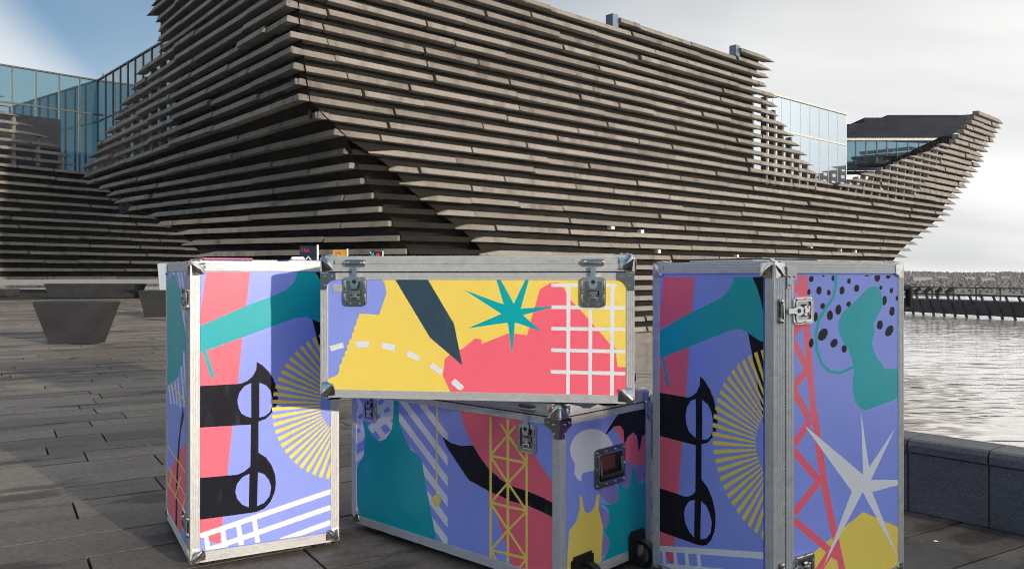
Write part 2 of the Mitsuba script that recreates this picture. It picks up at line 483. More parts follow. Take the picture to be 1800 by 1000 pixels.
put('pier_walkway__deck', pier_bar(0, PL, 0.12, 4.0, -1.22, -0.90), 'pier_dark')
put('pier_walkway__fascia', pier_bar(0, PL, 0.0, 0.115, -2.02, -0.86), 'pier_dark')
put('pier_walkway__top_rail', pier_bar(0, PL, 0.02, 0.12, 0.14, 0.23), 'pier_dark')
put('pier_walkway__lower_rail', pier_bar(0, PL, 0.02, 0.13, -0.48, -0.34), 'pier_dark')
post = None
sp = 1.1
for i in range(int(PL / sp)):
    s = i * sp + 0.6
    a0 = A + pdir * s
    p1 = a0 + pdir * 0.55 - pnrm * 0.10
    put('pier_walkway__pile', cyl((p1[0] + pdir[0] * .5, p1[1] + pdir[1] * .5, -2.9), (a0[0] - pdir[0] * .25, a0[1] - pdir[1] * .25, -0.42), 0.10, 8), 'pier_dark')
    if i % 2 == 0:
        put('pier_walkway__post', pier_bar(s + .3, s + .42, 0.025, 0.085, -0.90, 0.138), 'pier_dark')
tag('pier_walkway', 'dark railed pier walkway crossing the pale river at the right edge', 'pier')
for i, px in enumerate((1609, 1627, 1647, 1665)):
    q = pier_pt(px, -0.09)
    q = q + pnrm * 0.2
    k = 'flood_lamp' + (f'_{i:03d}' if i else '')
    body = trimesh.creation.cylinder(radius=.17, height=.62, sections=12)
    body.apply_transform(trimesh.transformations.rotation_matrix(math.radians(52), [0.25, 1, 0]))
    body.apply_translation(q)
    put(f'{k}__housing', body, 'rubber')
    put(f'{k}__bracket', cyl((q[0], q[1], -0.90), (q[0], q[1], -0.1), .045, 8), 'pier_dark')
    gl = trimesh.creation.cylinder(radius=.13, height=.03, sections=12)
    gl.apply_translation([0, 0, .325])
    gl.apply_transform(trimesh.transformations.rotation_matrix(math.radians(52), [0.25, 1, 0]))
    gl.apply_translation(q)
    put(f'{k}__lens', gl, 'lamp_white')
    tag(k, ('first', 'second', 'third', 'fourth')[i] + ' black flood lamp from the left on the pier railing', 'lamp', 'black lamps in a row on the pier railing')

# ------------------------------------------------------------------ far shore: low wooded hills with houses
gx = np.linspace(-700, 1500, 170)
gy = np.concatenate([[128, 131, 140], np.linspace(155, 900, 60)])
X, Y = np.meshgrid(gx, gy)
ramp = np.clip((Y - 130) / 620, 0, 1)
nz = meshkit.fbm(np.stack([X / 90, Y / 120, 0 * X], -1), 4, seed=4)
Z = -2.6 + np.clip((Y - 128) / 12, 0, 1) * 0.55 + ramp * (2.2 + 2.6 * (nz - 0.5) + 3.9 * np.exp(-((X - 335) / 62) ** 2) + 3.4 * np.exp(-((X - 500) / 60) ** 2) + 3.0 * np.exp(-((X - 60) / 120) ** 2))
n0, n1 = X.shape
idx = np.arange(n0 * n1).reshape(n0, n1)
Fh = np.stack([idx[:-1, :-1], idx[:-1, 1:], idx[1:, 1:], idx[1:, :-1]], -1).reshape(-1, 4)
put('far_hills', (np.stack([X, Y, Z], -1).reshape(-1, 3), Fh), 'hazy_hill_ground', smooth=True)
tag('far_hills', 'low grey wooded far shore beyond the river', kind='structure')


def hill_z(x, y):
    n = meshkit.fbm(np.array([[x / 90, y / 120, 0.0]]), 4, seed=4)[0]
    hump = 3.9 * math.exp(-((x - 335) / 62) ** 2) + 3.4 * math.exp(-((x - 500) / 60) ** 2) + 3.0 * math.exp(-((x - 60) / 120) ** 2)
    return -2.6 + min(max((y - 128) / 12, 0), 1) * 0.55 + min(max((y - 130) / 620, 0), 1) * (2.2 + 2.6 * (n - 0.5) + hump)


clumps = []
base = trimesh.creation.icosphere(subdivisions=1)
for i in range(5200):
    yy = 134 + 740 * rng.random() ** 0.9
    px = rng.uniform(1480, 2050)
    xx = (px - 900) / 1460 * yy
    b = base.copy()
    s = rng.uniform(0.35, 0.8) * (0.35 + yy / 620)
    v = b.vertices * (1 + 0.35 * (rng.random((len(b.vertices), 1)) - 0.5))
    b.vertices = v * np.array([s * 1.1, s, s * 1.25]) + np.array([xx, yy, hill_z(xx, yy) + s * 0.3])
    clumps.append(b)
put('far_woodland', cat(clumps), 'hazy_winter_wood')
tag('far_woodland', 'distant leafless woodland covering the far shore', 'woodland', kind='stuff')
hs = [(1622, 300, 3.4), (1655, 420, 3.0), (1705, 380, 2.2), (1742, 520, 2.6), (1768, 430, 2.2), (1737, 290, 2.4)]
ordn = ('first', 'second', 'third', 'fourth', 'fifth', 'sixth', 'seventh', 'eighth', 'ninth', 'tenth')
for i, j in enumerate(np.argsort([q[0] for q in hs])):
    px, yy, w = hs[j]
    xx = (px - 900) / 1460 * yy
    z0 = hill_z(xx, yy) + .1
    k = 'far_house' + (f'_{i:03d}' if i else '')
    h = 0.55 * w ** .5 + .3
    put(f'{k}__wall', bx(xx - w, yy, z0 - 1, xx + w, yy + 3, z0 + h), 'far_wall')
    put(f'{k}__roof', hull([(xx - w - .1, yy - .1, z0 + h + .004), (xx + w + .1, yy - .1, z0 + h + .004), (xx + w + .1, yy + 3.1, z0 + h + .004), (xx - w - .1, yy + 3.1, z0 + h + .004), (xx - w, yy + 1.5, z0 + h + .55), (xx + w, yy + 1.5, z0 + h + .55)]), 'far_roof')
    tag(k, f'{ordn[i]} pale house from the left on the far shore across the river', 'house', 'pale houses on the far shore')

# ------------------------------------------------------------------ museum: slatted hull, dark wing, glass galleries
DZ, Z0 = 0.53, 7.33
PO, PD = np.array([-7.55, 29.0]), np.array([23.55, 21.9])          # right face: a vertical plane, seen obliquely
LO, LD = np.array([-7.55, 29.0]), np.array([-10.8, 12.9])          # left face


def on_line(o, d, px):
    r = (px - 900) / 1460
    return (o[0] - r * o[1]) / (r * d[1] - d[0])


def table(o, d, pts):
    q = []
    for px, py in pts:
        t = on_line(o, d, px)
        q.append((EYE + (485 - py) / 1460 * (o + d * t)[1], t))
    q.sort()
    a = np.array(q)
    return lambda z: float(np.interp(z, a[:, 0], a[:, 1]))


t_corner = table(PO, PD, [(500, -60), (506, 39), (513, 94), (520, 146), (522, 172), (552, 202), (589, 234), (642, 266), (681, 294), (700, 322), (735, 350), (770, 378), (805, 403), (835, 432), (850, 460), (858, 520), (862, 600)])
t_lcorner = table(PO, PD, [(500, -60), (506, 39), (513, 94), (520, 146), (522, 172), (552, 202), (589, 234), (596, 271), (614, 301), (635, 329), (651, 356), (669, 381), (685, 405), (699, 428), (712, 452), (726, 482), (738, 512)])
t_tip = table(PO, PD, [(1774, 204), (1761, 225), (1750, 246), (1737, 266), (1722, 297), (1710, 318), (1687, 350), (1677, 371), (1660, 393), (1633, 414), (1609, 435), (1600, 446), (1580, 475), (1560, 530), (1545, 590)])
t_bow_in = table(PO, PD, [(1730, 190), (1692, 236), (1664, 272), (1640, 308), (1615, 340), (1596, 356)])
t_lat_r = table(PO, PD, [(1364, 165), (1373, 207), (1387, 226), (1401, 247), (1411, 264), (1425, 283), (1436, 299), (1446, 315), (1470, 326), (1560, 345)])
t_lat_l = table(PO, PD, [(1470, 327), (1501, 315), (1519, 304), (1545, 295), (1552, 299), (1569, 290), (1587, 279), (1609, 273), (1632, 266), (1648, 257), (1663, 249), (1690, 240), (1728, 192)])
T_TOWER = on_line(PO, PD, 1340)
Z_NOTCH = EYE + (485 - 352) / 1460 * (PO + PD * on_line(PO, PD, 1596))[1]
Z_LAT = EYE + (485 - 165) / 1460 * (PO + PD * T_TOWER)[1]
t_left = table(LO, LD, [(268, -40), (269, 27), (274, 48), (277, 67), (277, 100), (245, 128), (231, 156), (213, 184), (199, 207), (184, 231), (170, 254), (158, 274), (139, 308), (151, 324), (177, 340), (200, 356), (223, 370), (250, 384), (279, 399), (301, 415), (325, 440), (350, 470), (370, 515)])
T_LSOLID = on_line(LO, LD, 286)

PROFILE = [(0.0, 0.0), (-0.045, 0.215), (-0.10, 0.225), (-0.55, 0.225), (-0.55, 0.03)]


def slat(p0, p1, z, out, c0=0.0, c1=0.0, sh0=0.0, sh1=0.0, scale=1.0, depth=0.55, drop=0.0):
    """A long concrete plank from p0 to p1 (plan); c: how far each end is cut back per metre of depth; sh: slope of the end cut."""
    d = p1 - p0
    L = np.linalg.norm(d); d = d / L
    tip = min(1.3, L * 0.35)
    secs = []                                      # (distance, cut, end slope, height factor); free ends run out to a thin point
    if c0 > 0.8:
        secs += [(0.0, c0, 0.0, 0.22), (tip, 0.0, 0.0, 1.0)]
    else:
        secs += [(0.0, c0, sh0, 1.0)]
    if c1 > 0.8:
        secs += [(L - tip, 0.0, 0.0, 1.0), (L, -c1, 0.0, 0.22)]
    else:
        secs += [(L, -c1, sh1, 1.0)]
    v = []
    for s, c, sh, hf in secs:
        for o, h in PROFILE:
            o2 = o * depth / 0.55
            q = p0 + out * o2 + d * (s + c * -o2 + sh * (h - 0.12))
            v.append((q[0], q[1], z + h * scale * hf))
    n, m_ = len(PROFILE), len(secs)
    f = []
    for e in range(m_ - 1):
        for i in range(n):
            j = (i + 1) % n
            f += [(e * n + i, e * n + j, e * n + n + j), (e * n + i, e * n + n + j, e * n + n + i)]
    for i in range(1, n - 1):
        f += [(0, i + 1, i), ((m_ - 1) * n, (m_ - 1) * n + i, (m_ - 1) * n + i + 1)]
    m = trimesh.Trimesh(np.array(v), np.array(f), process=False)
    m.fix_normals()
    return m


def px_size(p0, p1):
    return 1 / max(min(p0[1], p1[1]), 5.0) * np.linalg.norm(p1 - p0)


slats = []                                          # (size on screen, mesh)


def run(o, d, t0, t1, z, out, first_cut, last_cut, seg=4.5, lattice=False, jit=0.05, tall=1.0):
    """Planks end to end between t0 and t1 on the line o + t d."""
    Ld = np.linalg.norm(d)
    L = (t1 - t0) * Ld
    if abs(L) < 0.25:
        return
    u = d / Ld
    cuts = [0.0]
    x = rng.uniform(0.3, 1.0) * seg
    while x < L - 0.9:
        cuts.append(x)
        x += seg * rng.choice((1.0, 1.0, 0.62, 1.3))
    cuts.append(L)
    for i in range(len(cuts) - 1):
        j = rng.normal(0, jit)
        a, b = o + d * t0 + u * (cuts[i] + (0.035 if i else 0)) + out * j, o + d * t0 + u * (cuts[i + 1] - (0.035 if i < len(cuts) - 2 else 0)) + out * (j + rng.normal(0, jit * .5))
        c0 = first_cut if i == 0 else 0.35
        c1 = last_cut if i == len(cuts) - 2 else -0.35
        m = slat(a, b, z + rng.normal(0, .012), out, c0, c1, -0.25 if i else 0, -0.25 if i < len(cuts) - 2 else 0, depth=0.42 if lattice else 0.55, scale=tall)
        slats.append((px_size(a, b), m))


R_OUT = np.array([PD[1], -PD[0]]) / np.linalg.norm(PD)
L_OUT = np.array([-LD[1], LD[0]]) / np.linalg.norm(LD)
L_OUT *= -1 if L_OUT[1] > 0 else 1
R_BACK, R_BACK2, ROOF_BACK, L_BACK, T_BACK = [], [], [], [], []
k_lo, k_hi = -17, 16
posts = []
for k in range(k_lo, k_hi + 1):
    z = Z0 + DZ * k
    tc, tl = t_corner(z), t_lcorner(z)
    step_top = 13.40
    # right face
    if z < Z_NOTCH:
        run(PO, PD, tc, t_tip(z), z, R_OUT, 0.9 if tl < tc - .01 else 0.30, 0.9)
        R_BACK.append((z, tc + .02, t_tip(z) - 0.035))
    else:
        if z <= step_top + DZ * 2.2:
            ts = tc if z <= step_top else on_line(PO, PD, 1092 if z <= step_top + DZ else 1302)
            te = on_line(PO, PD, 1364 - 0.115 * (485 - 0) * 0) + 0.0 if z > Z_LAT else T_TOWER
            if z > Z_LAT:
                te = on_line(PO, PD, 1362 - max(0, (14.6 - z)) * 6.0)
            run(PO, PD, ts, te, z, R_OUT, 0.30 if ts == tc else 0.0, 0.9 if z > Z_LAT else 0.1)
            if z <= step_top:
                R_BACK2.append((z, tc + .02, T_TOWER - .012))
            else:
                for zz in (z - DZ, z):
                    ROOF_BACK.append((zz + k * 1e-4, ts + .005, te - .03))
        if z < Z_LAT:
            run(PO, PD, T_TOWER + .001, max(t_lat_r(z), T_TOWER + .012), z, R_OUT, 0.0, 0.9, seg=9, lattice=True)
            tl2, ti = t_lat_l(z), t_bow_in(z)
            if ti > tl2 + .01:
                run(PO, PD, tl2, ti, z, R_OUT, 0.9, 0.0, seg=9, lattice=True)
        if z <= 16.0:
            run(PO, PD, t_bow_in(z), t_tip(z), z, R_OUT, 0.0, 0.9, seg=5.0, tall=1.55)
    # left face
    te = t_left(z)
    if z < 14.0:
        lo_pt = PO + PD * tl + np.array([0.0, 0.0])
        if tl < tc - .01:
            lo_pt = lo_pt + np.array([-0.05, 1.0])
        end = LO + LD * te
        dd = end - lo_pt
        out = np.array([-dd[1], dd[0]]) / np.linalg.norm(dd)
        out *= -1 if out[1] > 0 else 1
        cut = 0.30
        if te > T_LSOLID + .02 and z > 7.7:
            tsol = T_LSOLID
            r_ = tsol / te
            run(lo_pt, dd, 0, r_, z, out, cut, 0.0)
            run(lo_pt, dd, r_ + .002, 1, z, out, 0.0, 0.9, lattice=True, seg=7)
        else:
            run(lo_pt, dd, 0, 1, z, out, cut, 0.9)
        L_BACK.append((z, lo_pt, lo_pt + dd * (min(1, T_LSOLID / te if z > 7.7 else 1) - .03), out))
        if tl < tc - .03:                             # return slats under the overhang: their shade is put into a dark material
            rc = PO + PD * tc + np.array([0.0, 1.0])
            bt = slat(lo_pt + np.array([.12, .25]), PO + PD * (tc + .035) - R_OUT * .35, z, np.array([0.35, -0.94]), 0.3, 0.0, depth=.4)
            put('museum__shade_dark_slat', bt, 'wall_dark')
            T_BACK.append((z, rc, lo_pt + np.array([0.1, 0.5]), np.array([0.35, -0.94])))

slats.sort(key=lambda q: -q[0])
for s_, m in slats[:296]:
    put('museum__slat', m, f'slat_concrete_{rng.integers(0, 3)}')
rest = [m for s_, m in slats[296:]]
if rest:
    k = put('museum__small_slats', cat(rest), 'slat_concrete_1')
    tag(k, None, kind='stuff')


def strip_mesh(rows, inset, DZ=DZ):
    """Dark wall behind the planks, ruled from each level's line to the next one up: rows of (z, a, b, out)."""
    rows = sorted(rows, key=lambda q: q[0])
    v, f = [], []
    for i, (z, a, b, out) in enumerate(rows):
        nxt = rows[i + 1] if i + 1 < len(rows) else None
        p, q = a - out * inset, b - out * inset
        if nxt is not None and nxt[0] - z < DZ * 1.5:
            z2, p2, q2 = nxt[0], nxt[1] - nxt[3] * inset, nxt[2] - nxt[3] * inset
        else:
            z2, p2, q2 = z + DZ * .4, p, q
        n = len(v)
        v += [(p[0], p[1], z), (q[0], q[1], z), (q2[0], q2[1], z2), (p2[0], p2[1], z2)]
        f += [(n, n + 1, n + 2), (n, n + 2, n + 3)]
    return np.array(v), np.array(f)


rb = [(z, PO + PD * a, PO + PD * b, R_OUT) for z, a, b in R_BACK]
bow_rows = []
R_BACK.append((max(q[0] for q in R_BACK) + DZ,) + max(R_BACK)[1:])
rb = [(z, PO + PD * a, PO + PD * b, R_OUT) for z, a, b in R_BACK]
R_BACK2.insert(0, (min(q[0] for q in R_BACK2) - DZ,) + min(R_BACK2)[1:])
rb2 = [(z, PO + PD * a, PO + PD * b, R_OUT) for z, a, b in R_BACK2]
for k in range(k_lo, k_hi + 1):                       # the bow's own narrow wall
    z = Z0 + DZ * k
    if z >= Z_NOTCH - DZ and z <= 15.6:
        bow_rows.append((z, PO + PD * (t_bow_in(z) + .012), PO + PD * (t_tip(z) - .045), R_OUT))
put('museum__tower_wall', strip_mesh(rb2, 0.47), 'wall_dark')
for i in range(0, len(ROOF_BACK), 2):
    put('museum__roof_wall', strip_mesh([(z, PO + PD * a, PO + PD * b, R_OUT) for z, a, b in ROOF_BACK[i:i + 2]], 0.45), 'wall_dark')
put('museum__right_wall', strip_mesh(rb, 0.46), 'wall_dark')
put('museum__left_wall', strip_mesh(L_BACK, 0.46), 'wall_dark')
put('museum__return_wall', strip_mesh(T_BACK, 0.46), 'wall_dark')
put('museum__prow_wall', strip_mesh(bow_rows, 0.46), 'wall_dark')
core = extrude(Polygon([(-6.6, 31.4), (14.6, 51.9), (8, 62), (-16.0, 42.9)]), 6.6); core.apply_translation([0, 0, 7.0])
core2 = extrude(Polygon([(0.6, 38.6), (25, 61), (20, 68), (-14, 48), (-4.5, 36.5)]), 8.9); core2.apply_translation([0, 0, -2.0])
# unseen storey added over the corner to shade the left wing, clad alike
seen_slats, slats = slats, []
up_l, up_r = LO + LD * 1.0, PO + PD * .27
for k in range(13, 20):
    z = Z0 + DZ * k
    run(PO, PD, 0, .27, z, R_OUT, .3, .9)
    run(LO, LD, 0, 1.0, z, L_OUT, .3, .9)
k = put('museum__added_storey_slats', cat([m for s_, m in slats]), 'slat_concrete_1')
tag(k, None, kind='stuff')
upper = extrude(Polygon([tuple(PO + np.array([.1, 1.0])), tuple(up_r - R_OUT * .6), tuple(up_r + np.array([-6, 9])), tuple(up_l + np.array([6, 6])), tuple(up_l - L_OUT * .6)]), 4.4); upper.apply_translation([0, 0, 13.3])
put('museum__added_storey_wall', upper, 'wall_dark')
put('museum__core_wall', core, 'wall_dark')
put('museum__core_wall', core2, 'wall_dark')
# stone base that meets the water
bb = [(WATER_Z - 1, PO + PD * .30 + R_OUT * -.1, PO + PD * 1.55, R_OUT)]
pts = [PO + PD * .27 - R_OUT * .75, PO + PD * 1.52 - R_OUT * .75, PO + PD * 1.52 - R_OUT * 3, PO + PD * .3 - R_OUT * 3]
bm = extrude(Polygon([tuple(q) for q in pts]), 3.3); bm.apply_translation([0, 0, -4.1])
put('museum__stone_base', bm, 'slat_concrete_1')
# upright ribs of the open lattices
for px0, px1, n_, lo in ((1350, 1450, 7, True), (1476, 1660, 13, False)):
    for i in range(n_):
        px = px0 + (px1 - px0) * (i + .3) / n_
        t = on_line(PO, PD, px)
        zs = np.linspace(Z_NOTCH - .3, 15, 120)
        if lo:
            ok = [zz for zz in zs if zz < Z_LAT - .1 and t_lat_r(zz) > t + .004]
        else:
            ok = [zz for zz in zs if zz < 13 and t_lat_l(zz) < t - .003 and t_bow_in(zz) > t - .01]
        if ok and max(ok) - min(ok) > .4:
            p = PO + PD * t - R_OUT * .35
            u_ = PD / np.linalg.norm(PD)
            z0_, z1_ = min(ok), max(ok) + .1
            lean = 0.0 if lo else 0.55
            put('museum__lattice_rib', hull([tuple(p + u_ * a + R_OUT * b + u_ * (lean * (zz - z0_) / max(z1_ - z0_, .1))) + (zz,) for a in (-.09, .09) for b in (-.25, .12) for zz in (z0_, z1_)]), 'slat_concrete_1')
for i in range(9):
    px = 150 + 15.5 * i
    t = on_line(LO, LD, px)
    zs = np.linspace(7.3, 12, 100)
    ok = [zz for zz in zs if t_left(zz) > t + .01 and zz < 11.9]
    if ok and max(ok) - min(ok) > .4:
        p = LO + LD * t - L_OUT * .3
        u_ = LD / np.linalg.norm(LD)
        put('museum__lattice_rib', hull([tuple(p + u_ * a + L_OUT * b) + (zz,) for a in (-.07, .07) for b in (-.2, .1) for zz in (min(ok), max(ok))]), 'slat_concrete_1')
# roof-edge brackets
for px, py in ((1086, 40), (1301, 92)):
    t = on_line(PO, PD, px)
    p = PO + PD * t - R_OUT * .3
    z = EYE + (485 - py) / 1460 * p[1]
    u_ = PD / np.linalg.norm(PD)
    put('museum__roof_bracket', hull([tuple(p + u_ * a + R_OUT * b) + (zz,) for a in (-.2, .22) for b in (-.3, .15) for zz in (z - .25, z + .38)]), 'steel_blue')
# little light boxes between the lower planks
for px, py, w in ((1083, 400, 8), (1135, 407, 7), (1165, 442, 6), (1303, 450, 4), (1343, 425, 4), (1376, 428, 3.5), (1432, 434, 4), (1484, 440, 3), (1510, 442, 4), (1382, 459, 3.5), (1555, 333, 3)):
    t = on_line(PO, PD, px)
    p = PO + PD * t - R_OUT * .25
    z = EYE + (485 - py) / 1460 * p[1]
    u_ = PD / np.linalg.norm(PD)
    hw = w / 1460 * p[1] * .6
    put('museum__light_box', hull([tuple(p + u_ * a + R_OUT * b) + (zz,) for a in (-hw, hw) for b in (-.3, .05) for zz in (z - .09, z + .09)]), 'lamp_white')
tag('museum', 'huge ship-like building clad in long horizontal concrete planks', 'museum')

# ---- dark wing on the left
WGO, WGD = np.array([-37.0, 60.0]), np.array([3.3, 4.7])
W_OUT = np.array([WGD[1], -WGD[0]]) / np.linalg.norm(WGD)
w_end = table(WGO, WGD, [(10, 170), (22, 188), (30, 203), (44, 212), (66, 228), (87, 244), (109, 262), (131, 280), (139, 296), (330, 330), (335, 520)])
slats = []
DW = 0.63
wrows = []
for k in range(-15, 9):
    z = EYE + 7.93 + DW * k
    if z < -0.1:
        continue
    solid = z < EYE + 8.1
    te = 3.2 if solid else w_end(z)
    t0 = -2.2
    run(WGO, WGD, t0, te, z, W_OUT, 0.0, 0.9, seg=4.2, lattice=not solid, jit=.04)
    if solid:
        wrows.append((z if z > .6 else z - .6, WGO + WGD * t0, WGO + WGD * te, W_OUT))
slats.sort(key=lambda q: -q[0])
for s_, m in slats[:200]:
    put('museum_wing__slat', m, f'slat_concrete_{rng.integers(0, 3)}')
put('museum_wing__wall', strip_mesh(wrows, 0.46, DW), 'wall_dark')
for px, y0, y1 in ((27, 206, 290), (70, 236, 292), (109, 268, 296)):
    t = on_line(WGO, WGD, px)
    p = WGO + WGD * t - W_OUT * .25
    u_ = WGD / np.linalg.norm(WGD)
    z0_, z1_ = EYE + (485 - y1) / 1460 * p[1], EYE + (485 - y0) / 1460 * p[1]
    put('museum_wing__lattice_rib', hull([tuple(p + u_ * a + W_OUT * b) + (zz,) for a in (-.11, .11) for b in (-.2, .1) for zz in (z0_, z1_)]), 'slat_concrete_1')
tag('museum_wing', 'dark shaded slatted wing behind the stone benches on the left', 'building')


# ---- glass galleries
def glass_face(key, a, b, z0, z1, xs, zrows, out, dep=0.3, mull='mullion', w=.10, glass='glazing'):
    """A curtain wall from a to b (plan): each pane, mullion and transom is its own piece."""
    a, b = np.array(a, float), np.array(b, float)
    d = b - a
    L = np.linalg.norm(d); u = d / L
    xs = [0.0] + list(xs) + [1.0]
    zr = [z0] + list(zrows) + [z1]

    def piece(s0, s1, o0, o1, za, zb):
        return hull([tuple(a + u * s + out * o) + (z,) for s in (s0, s1) for o in (o0, o1) for z in (za, zb)])
    for i in range(len(xs) - 1):
        for j in range(len(zr) - 1):
            put(f'{key}__pane', piece(xs[i] * L + .03, xs[i + 1] * L - .03, -.06, 0.0, zr[j] + .03, zr[j + 1] - .03), glass)
    for s in xs:
        put(f'{key}__mullion', piece(s * L - w / 2, s * L + w / 2, -.20, .07 if mull == 'mullion' else .015, z0, z1), mull)
    for z in zr[1:-1]:
        put(f'{key}__transom', piece(w / 2, L - w / 2, -.18, .055, z - .06, z + .06), mull)
    put(f'{key}__parapet', piece(-.1, L + .1, -.4, .10, z1 + .003, z1 + .12), 'pale_frame' if mull != 'mullion' else 'mullion')


zt = EYE + 370 / 1460 * 66
fa, fb, fc = (-40.66 - 6, 66.0 - 6.3), (-35.6, 71.4), (-23.2, 57.5)
D1 = np.array(fb) - np.array(fa)
o1 = np.array([D1[1], -D1[0]]) / np.linalg.norm(D1)
pxs = [(-60 - 900) / 1460]


def frac(a, b, px):
    return on_line(np.array(a), np.array(b) - np.array(a), px)


glass_face('glass_gallery', fa, fb, 6.2, zt, [frac(fa, fb, p) for p in (-60, -20, 21, 63, 104, 140)], [EYE + (485 - 192) / 1460 * 69], o1)
D2 = np.array(fc) - np.array(fb)
o2 = np.array([D2[1], -D2[0]]) / np.linalg.norm(D2)
glass_face('glass_gallery', fb, fc, 6.2, zt, [frac(fb, fc, p) for p in (186, 199, 212, 225, 238, 252, 267, 283, 300)], [EYE + (485 - 205) / 1460 * 69], o2)
dq = D1 / np.linalg.norm(D1)
s0_, s1_ = frac(fa, fb, -70) * np.linalg.norm(D1), frac(fa, fb, 104) * np.linalg.norm(D1)
put('glass_gallery__lower_wall', hull([tuple(np.array(fa) + dq * s + o1 * o) + (z,) for s in (s0_, s1_) for o in (.12, .4) for z in (6.0, EYE + (485 - 207) / 1460 * 68.0)]), 'roof_slate')
put('glass_gallery__roof', extrude(Polygon([fa, fb, fc, (-30, 80), (-60, 75)]).buffer(-.5), .2), 'roof_slate', T4().translate([0, 0, zt - .3]))
put('glass_gallery__vent_pipe', cyl((-35.4, 71.9, zt), (-35.4, 71.9, zt + .75), .06, 8), 'mullion')
tag('glass_gallery', 'blue glass-walled gallery above the dark wing on the left', 'glass building')

ga, gb = (16.0, 55.0), (25.6, 63.6)
G = np.array(gb) - np.array(ga)
og = np.array([G[1], -G[0]]) / np.linalg.norm(G)
glass_face('glass_gallery_001', ga, gb, 6.0, EYE + 282 / 1460 * 63.6, [frac(ga, gb, p) for p in (1358, 1374, 1390, 1407, 1424, 1440, 1456, 1472)], [EYE + (485 - 252) / 1460 * 62.6], og, mull='pale_frame', w=.045, glass='glazing_pale')
gb2 = (23.2, 72.0)
G2 = np.array(gb2) - np.array(gb)
og2 = np.array([G2[1], -G2[0]]) / np.linalg.norm(G2)
glass_face('glass_gallery_001', gb, gb2, 6.0, EYE + 282 / 1460 * 63.6, [.25, .5, .75], [], og2, mull='pale_frame', w=.045, glass='glazing_pale')
tag('glass_gallery_001', 'tall pale glass gallery reflecting clouds between the planked tower and the prow', 'glass building')

# ---- dark roof block behind the prow
k85 = 88 / 1460


def bxpx(px0, px1, y0, y1, Y0, Y1):
    return bx((px0 - 900) * Y0 / 1460, Y0, EYE + (485 - y1) * Y0 / 1460, (px1 - 900) * Y0 / 1460, Y1, EYE + (485 - y0) * Y0 / 1460)


rx0, rx1 = (1484 - 900) * k85, (1722 - 900) * k85
put('roof_block__parapet', hull([(rx0, 88, EYE + 240 * k85), (rx1 - 4, 88, EYE + 233 * k85), (rx0, 88, EYE + 266 * k85), (rx1, 88, EYE + 285 * k85), (rx0, 96, EYE + 240 * k85), (rx1 - 4, 96, EYE + 233 * k85), (rx0, 96, EYE + 266 * k85), (rx1, 96, EYE + 285 * k85)]), 'roof_slate')
put('roof_block__plant_room', bxpx(1520, 1737, 207, 216, 88.6, 95), 'roof_slate')
put('roof_block__plant_room', bxpx(1560, 1737, 202.5, 208, 88.8, 94), 'roof_slate')
put('roof_block__edge_strip', bxpx(1484, 1655, 243, 247, 87.8, 88.4), 'pale_frame')
glass_face('roof_block', (rx0, 88.2), (rx1 - 3, 88.2), 12.3, EYE + 237 * k85, [frac((rx0, 88.2), (rx1 - 3, 88.2), p) for p in (1504, 1522, 1541, 1559, 1577, 1596, 1615, 1634, 1653, 1672, 1691)], [], np.array([0, -1.0]))
tag('roof_block', 'dark slate roof block with a glass band behind the curved prow', 'building')
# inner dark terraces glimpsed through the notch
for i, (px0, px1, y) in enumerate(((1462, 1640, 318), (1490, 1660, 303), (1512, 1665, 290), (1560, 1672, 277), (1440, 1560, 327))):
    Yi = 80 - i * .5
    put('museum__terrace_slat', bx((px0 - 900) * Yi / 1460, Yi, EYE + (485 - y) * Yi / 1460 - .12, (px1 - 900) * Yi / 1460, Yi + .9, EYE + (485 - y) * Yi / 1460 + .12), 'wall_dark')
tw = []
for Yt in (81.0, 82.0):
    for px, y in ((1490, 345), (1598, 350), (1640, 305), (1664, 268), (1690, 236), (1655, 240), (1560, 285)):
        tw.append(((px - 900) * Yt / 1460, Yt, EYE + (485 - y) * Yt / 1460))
put('museum__terrace_wall', hull(tw), 'wall_dark')

